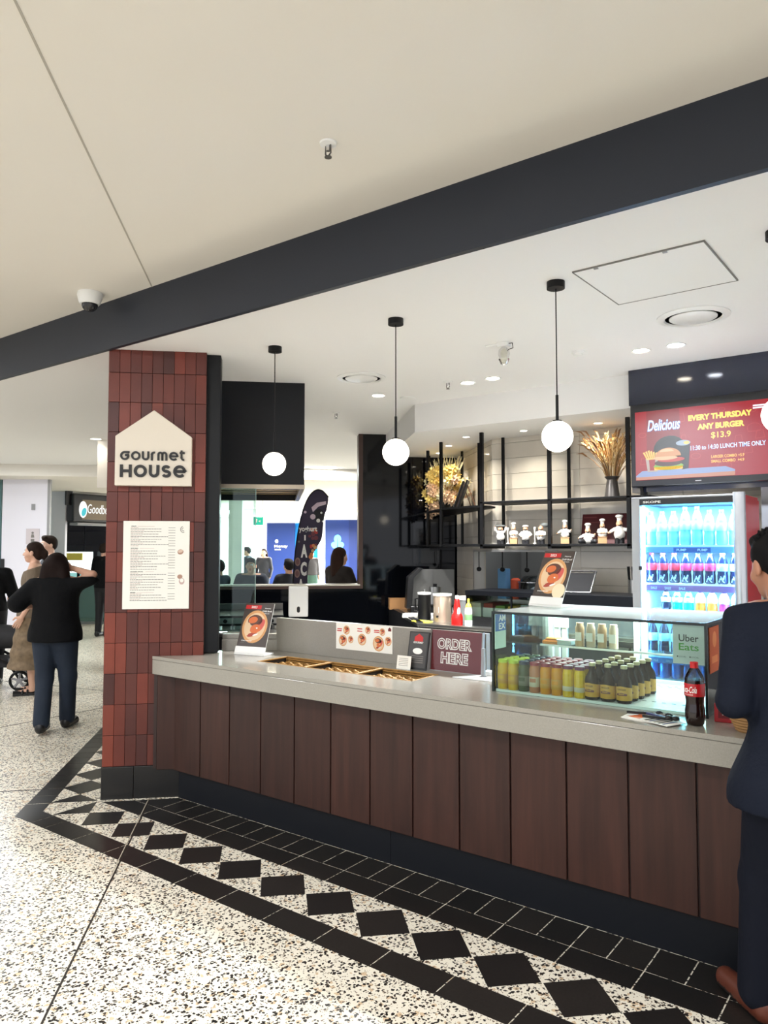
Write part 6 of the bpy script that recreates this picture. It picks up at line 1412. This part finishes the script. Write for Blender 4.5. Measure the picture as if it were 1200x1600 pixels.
t = tag(MB(T(-12.557, 6.149, 0, 37) @ Matrix.Translation((.03, -.004, 1.36)) @ FACE).box(-.03, -.1, 0, .03, .1, .02, BPLAS).build('door_handle_plate'), 'black handle plate low on the white corridor pier', 'handle')
# glazed shop front carrying on to the left of the pier
GFR = mat('shopfront_frame', (150, 158, 158), .35, metal=.5)
w2 = MB(T(-12.557, 6.149, 0, 37))
for x in (-8.1, -6.1, -4.1, -2.1, -.14): w2.box(x, 0, 0, x + .06, .08, 2.8, GFR)
w2.box(-8.1, 0, 2.74, -.08, .08, 2.8, GFR).box(-8.1, 0, 0, -.08, .08, .12, GFR)
win2 = struct(w2.build('window_2'))
for x in (-8.04, -6.04, -4.04, -2.04): MB(T(-12.557, 6.149, 0, 37)).box(x, .03, .12, x + 1.9, .045, 2.74, glass_mat('shopfront_glass', (206, 228, 226), 1)).build('pane', win2)
struct(MB(T(-12.557, 6.149, 0, 37)).box(-8.2, 2.6, 0, -.05, 2.7, CZ, LAV).box(-8.2, .0, 2.8, -.05, .1, CZ, LAV).box(-12.5, -3.2, 0, -8.1, .1, CZ, LAV).build('wall_shopfront'))
# white bulkhead hanging behind the pillar
struct(MB(T(-8.32, 5.22, 0, 37)).box(0, 0, 2.375, 1.2, .8, CZ, CEIL).build('trim_6'))
downlight('round downlight in the left corridor ceiling beside the white bulkhead', -8.25, 5.15, CZ, .06, emat('lamp_mild', (255, 248, 236), 5), .8, grp='corridor downlights')
# black tiled shop front with projecting sign
BS = T(-18.16, 10.09, 0, 37)
sf = struct(MB(BS).box(-.4, .02, 0, 4.2, .3, 2.76, mat('front_joint', (44, 48, 62), .6)).build('wall_far_left'))
bt = None
for r in range(8):
    for c in range(5):
        if r < 3 and c > 0: continue
        if bt is None: bt = MB().box(.006, -.01, .005, .594, .02, .34, BTILEW).build('tile', sf, bevel=.004)
        o = bt if (r == 0 and c == 0) else copy_of(bt, sf); o.matrix_local = BS @ Matrix.Translation((-.3 + c * .6, 0, .0 + r * .345))
t = thing('display_counter', 'bright white lit display counter in the far left shop', 'counter', (0, 0, 0)); t.matrix_world = BS @ Matrix.Translation((.75, -1.2, 0))
MB().box(0, 0, 0, 1.6, .6, .95, WPLAS).build('counter', t, bevel=.01); MB().box(.1, .1, .95, .75, .2, 1.55, emat('lit_panel', (232, 246, 244), 1.6)).box(.85, .1, .95, 1.2, .2, 1.35, emat('lit_panel', (0, 0, 0), 1)).build('lit_panel', t)
MB().box(.15, .05, 1.35, .55, .09, 1.52, mat('poster_yellow', (226, 214, 90), .5)).build('poster', t)
t = thing('glass_barrier', 'glass barrier with black posts before the far left shop', 'barrier', (0, 0, 0)); t.matrix_world = BS @ Matrix.Translation((.2, -2.6, 0))
MB().box(0, 0, .05, 2.6, .02, 1.1, glass_mat('barrier_glass', (170, 196, 194), 1)).build('pane', t)
for x in (.35, .75, .9, 1.6): MB().box(x - .02, -.02, 0, x + .02, .04, 1.1, BLACK).build('post', t)
MB().box(-.2, -.15, 0, 3.0, .15, .05, mat('kerb_grey', (120, 126, 126), .5)).build('kerb', t)
t = thing('shop_blade_sign', 'black projecting shop sign with a white script name in the left corridor', 'sign', (0, 0, 0)); t.matrix_world = T(-14.05, 8.22, 0, 98)
SB = mat('sign_box_black', (26, 26, 30), .35); MB().box(0, -.10, 2.16, 1.45, .10, 2.74, SB).build('box', t, bevel=.03); MB().box(.10, -.12, 2.10, 1.3, .12, 2.15, GPLAS).build('ledge', t)
MB().box(-.1, -.02, 2.5, .05, .02, CZ, SB).build('bracket', t)
m = MB(T(0, -.104, 0) @ FACE); m.quad(.22, 2.22, 1.42, 2.62, mat('sign_taupe', (128, 112, 92), .5), 0); SW = emat('sign_letter', (250, 252, 250), 1.0)
m.disc(.24, 2.42, .10, SW, .001, .17); m.disc(.26, 2.37, .055, emat('sign_teal', (70, 190, 200), .8), .002, .09, rot=-20); m.text('Goodbey Gra', .78, 2.41, .86, .25, SW, .002, bold=.0, shear=.15)
m.build('lettering', t)
# ---------------------------------------------------------------- food court beyond the kitchen opening
FC = T(-9.0, 12.0, 0, 37)      # facing back towards the kitchen
struct(MB(T(-15.6, 15.0, 0, 36.87)).box(-9, 6.0, 0, 12, 6.3, 4.2, mat('far_wall_white', (246, 250, 252), .6)).box(-9, .5, 2.62, 12, 1.2, CZ, mat('far_bulkhead', (246, 250, 250), .6)).build('wall_far'))
BLUE = mat('hoarding_blue', (10, 26, 72), .5, spec=.2); BLU2 = mat('hoarding_slate', (20, 38, 88), .5, spec=.2); CYAN = mat('screen_cyan_panel', (14, 96, 160), .4, spec=.2)
HB_ = T(-17.4, 16.94, 0, 36.87)
hob = thing('shop_hoarding', 'long blue shop front far beyond the opening with a pale blue flower logo', 'shop front', (0, 0, 0)); hob.matrix_world = HB_
MB().box(0, 0, 0, .9, .2, 2.45, BLU2).build('end_panel', hob); 
MB().box(.9, .1, 0, 1.66, .3, 2.45, CYAN).build('glass_panel', hob); MB().box(1.64, .0, 0, 1.87, .2, 2.6, mat('panel_white', (226, 236, 240), .5)).build('white_panel', hob)
MB().box(1.87, 0, 0, 2.63, .2, 2.55, BLU2).build('logo_panel', hob); MB().box(2.63, .0, 0, 3.3, .5, 2.55, BLUE).build('side_panel', hob)
m = MB(T(0, -.004, 0) @ FACE); LB = mat('logo_blue', (60, 170, 230), .5)
m.disc(2.27, 1.93, .115, LB, 0, .135); m.disc(2.18, 1.73, .12, LB, .001, .10, rot=-35); m.disc(2.36, 1.73, .12, LB, .001, .10, rot=35); m.poly([(2.255, 1.6), (2.285, 1.6), (2.275, 1.95), (2.265, 1.95)], BLUE, .002)
m.disc(.32, 1.86, .05, INKW, 0, .06); m.text('Money', .46, 1.69, .42, .10, INKW, 0, bold=.01); m.text('bank', .36, 1.6, .2, .05, INKW, 0); m.build('lettering', hob)
m = MB().box(1.12, .085, .3, 1.15, .1, 1.6, BLUE).box(1.42, .085, .3, 1.45, .1, 1.6, BLUE).box(1.12, .085, 1.58, 1.45, .1, 1.6, BLUE); m.build('door_frame', hob)
t = thing('exit_sign', 'small green exit sign hanging far beyond the opening', 'sign', (0, 0, 0)); t.matrix_world = T(-12.5, 11.9, -.08, 36.87)
MB().box(-.11, 0, 2.24, .11, .05, 2.42, emat('exit_green', (30, 170, 140), 1.2)).build('box', t); MB().tube([(-.1, .02, 2.42), (-.1, .02, CZ)], .008, GPLAS, 6).tube([(.1, .02, 2.42), (.1, .02, CZ)], .008, GPLAS, 6).build('hanger', t)
m = MB(T(0, -.001, 0) @ FACE); m.poly([(-.06, 2.30), (-.03, 2.30), (-.02, 2.38), (-.05, 2.38)], INKW); m.poly([(.0, 2.33), (.05, 2.30), (.05, 2.36)], INKW); m.build('symbol', t)
struct(MB(T(-13.6, 12.2, 0, 36.87)).box(-.16, 0, 0, .16, .3, CZ, mat('pier_white', (236, 242, 242), .5)).build('pillar.001'))
# merchandise rack in the white shop
t = thing('clothes_rack', 'pale rack of folded goods in the bright shop beyond the opening', 'rack', (0, 0, 0)); t.matrix_world = T(-17.6, 14.2, 0, 36.87)
MB().box(-.7, 0, 0, .7, .3, .9, WPLAS).build('base', t)
for r in range(2):
    for c in range(3): MB().box(-.62 + c * .45, -.02, 1.0 + r * .38, -.26 + c * .45, .25, 1.28 + r * .36, mat('goods_%d' % ((r + c) % 2), [(176, 196, 196), (150, 170, 176)][(r + c) % 2], .7)).build('folded_goods', t, bevel=.02)
MB().box(-.7, .25, .9, .7, .3, 1.8, mat('rack_back', (214, 224, 224), .6)).build('back_board', t)
# tables beyond the opening
t = thing('cafe_table', 'white cafe table before the seated man beyond the opening', 'table', (-8.28, 7.63, 0), 36.87)
MB().box(-.36, -.25, .98, .36, .25, 1.02, WPLAS).build('top', t, bevel=.004); MB().box(-.06, -.06, 0, .06, .06, .98, BLACK).box(-.3, -.3, 0, .3, .3, .02, BLACK).build('pedestal', t)
# feather flag
t = thing('feather_flag', 'dark purple feather flag with berries and AC lettering beyond the opening', 'flag', (0, 0, 0)); t.matrix_world = T(-6.62, 7.10, 0, 33)
PUR = mat('flag_purple', (46, 36, 62), .6)
ol = [(-.12, .45), (-.135, .9), (-.125, 1.35), (-.085, 1.75), (-.02, 2.08), (.06, 2.28), (.15, 2.375), (.235, 2.37), (.315, 2.29), (.30, 2.14), (.265, 2.03), (.25, 1.88), (.235, 1.76), (.17, 1.64), (.10, 1.52), (.06, 1.38), (.055, 1.1), (.07, .9), (.07, .45)]
def curve_through(P, n=4):
    o = []
    for i in range(len(P) - 1):
        a, b, c, d = P[max(i - 1, 0)], P[i], P[i + 1], P[min(i + 2, len(P) - 1)]
        for k in range(n):
            t_ = k / n; o.append(tuple(.5 * (2 * b[j] + (c[j] - a[j]) * t_ + (2 * a[j] - 5 * b[j] + 4 * c[j] - d[j]) * t_ ** 2 + (3 * b[j] - a[j] - 3 * c[j] + d[j]) * t_ ** 3) for j in range(len(b))))
    return o + [P[-1]]
ol = curve_through(ol)
MB(FACE).prism(ol, -.003, .003, PUR).build('banner', t)
MB().tube(curve_through([(-.128, 0, .02), (-.136, 0, .9), (-.126, 0, 1.35), (-.086, 0, 1.75), (-.021, 0, 2.08), (.06, 0, 2.285), (.15, 0, 2.38), (.238, 0, 2.375), (.32, 0, 2.29)]), .009, BLACK, 6).build('pole', t)
MB().box(-.3, -.2, 0, .1, .2, .02, BLACK).build('base', t)
m = MB(T(0, -.0036, 0) @ FACE); LP = mat('flag_lilac', (206, 186, 200), .6); DK = mat('flag_dark', (20, 18, 26), .6)
m.poly([(.10, 2.16), (.17, 2.22), (.29, 2.24), (.29, 2.20), (.19, 2.17), (.12, 2.10)], LP); m.disc(.20, 2.06, .07, DK, 0, .08)
for (u, v, r, c) in ((.12, 2.04, .035, LP), (.19, 1.99, .025, INKW), (.02, 2.10, .018, LP), (.23, 2.09, .014, INKW), (.25, 1.98, .012, INKW)): m.disc(u, v, r, c, .0005)
rr = random.Random(8)
for i in range(34):
    u = rr.uniform(.08, .2); v = rr.uniform(1.5, 1.88)
    if u > .08 + (v - 1.5) * .42 + .02: continue
    m.disc(u, v, rr.uniform(.014, .03), [mat('berry_red', (190, 50, 44), .5), mat('berry_orange', (214, 130, 70), .5), mat('nut_tan', (206, 170, 120), .5), mat('berry_plum', (110, 44, 56), .5)][i % 4], .0008 + i * .0002)
m.text('yoghurt', .06, 1.875, .24, .09, INKW, .008, bold=.02, shear=-.1); m.text('A', .01, 1.60, .085, .17, INKW, .008, bold=.05); m.text('C', .005, 1.37, .08, .18, INKW, .008, bold=.05); m.text('A', -.03, 1.155, .085, .17, INKW, .008, bold=.05); m.text('I', .02, 1.77, .02, .07, INKW, .008)
for (u, v) in ((-.075, 1.46), (-.08, 1.31), (-.075, 1.13)): m.disc(u, v, .035, mat('fruit_ring', (150, 120, 110), .6), .001, .055); m.disc(u, v, .022, mat('fruit_in', (120, 84, 84), .6), .002, .035)
m.disc(-.06, 1.72, .014, INKG, .001); m.build('print', t)
t = thing('dome_camera', 'small white security camera on the ceiling far beyond the opening', 'security camera', (-8.6, 9.7, CZ))
MB().lathe([(.05, 0), (.05, -.05), (.03, -.07)], 16, WPLAS).build('housing', t, smooth=40); MB().ball((0, 0, -.075), (.04, .04, .04), BPLAS, 14, 8).build('dome', t, smooth=60)
for i, (x, y) in enumerate(((-8.0, 9.2), (-10.8, 12.6))): downlight('round downlight over the food court beyond the opening, %s' % ['nearer one', 'farther one'][i], x, y, CZ, .09, emat('lamp_soft', (255, 250, 240), 4), 10, (1, 1, 1), grp='food court downlights')
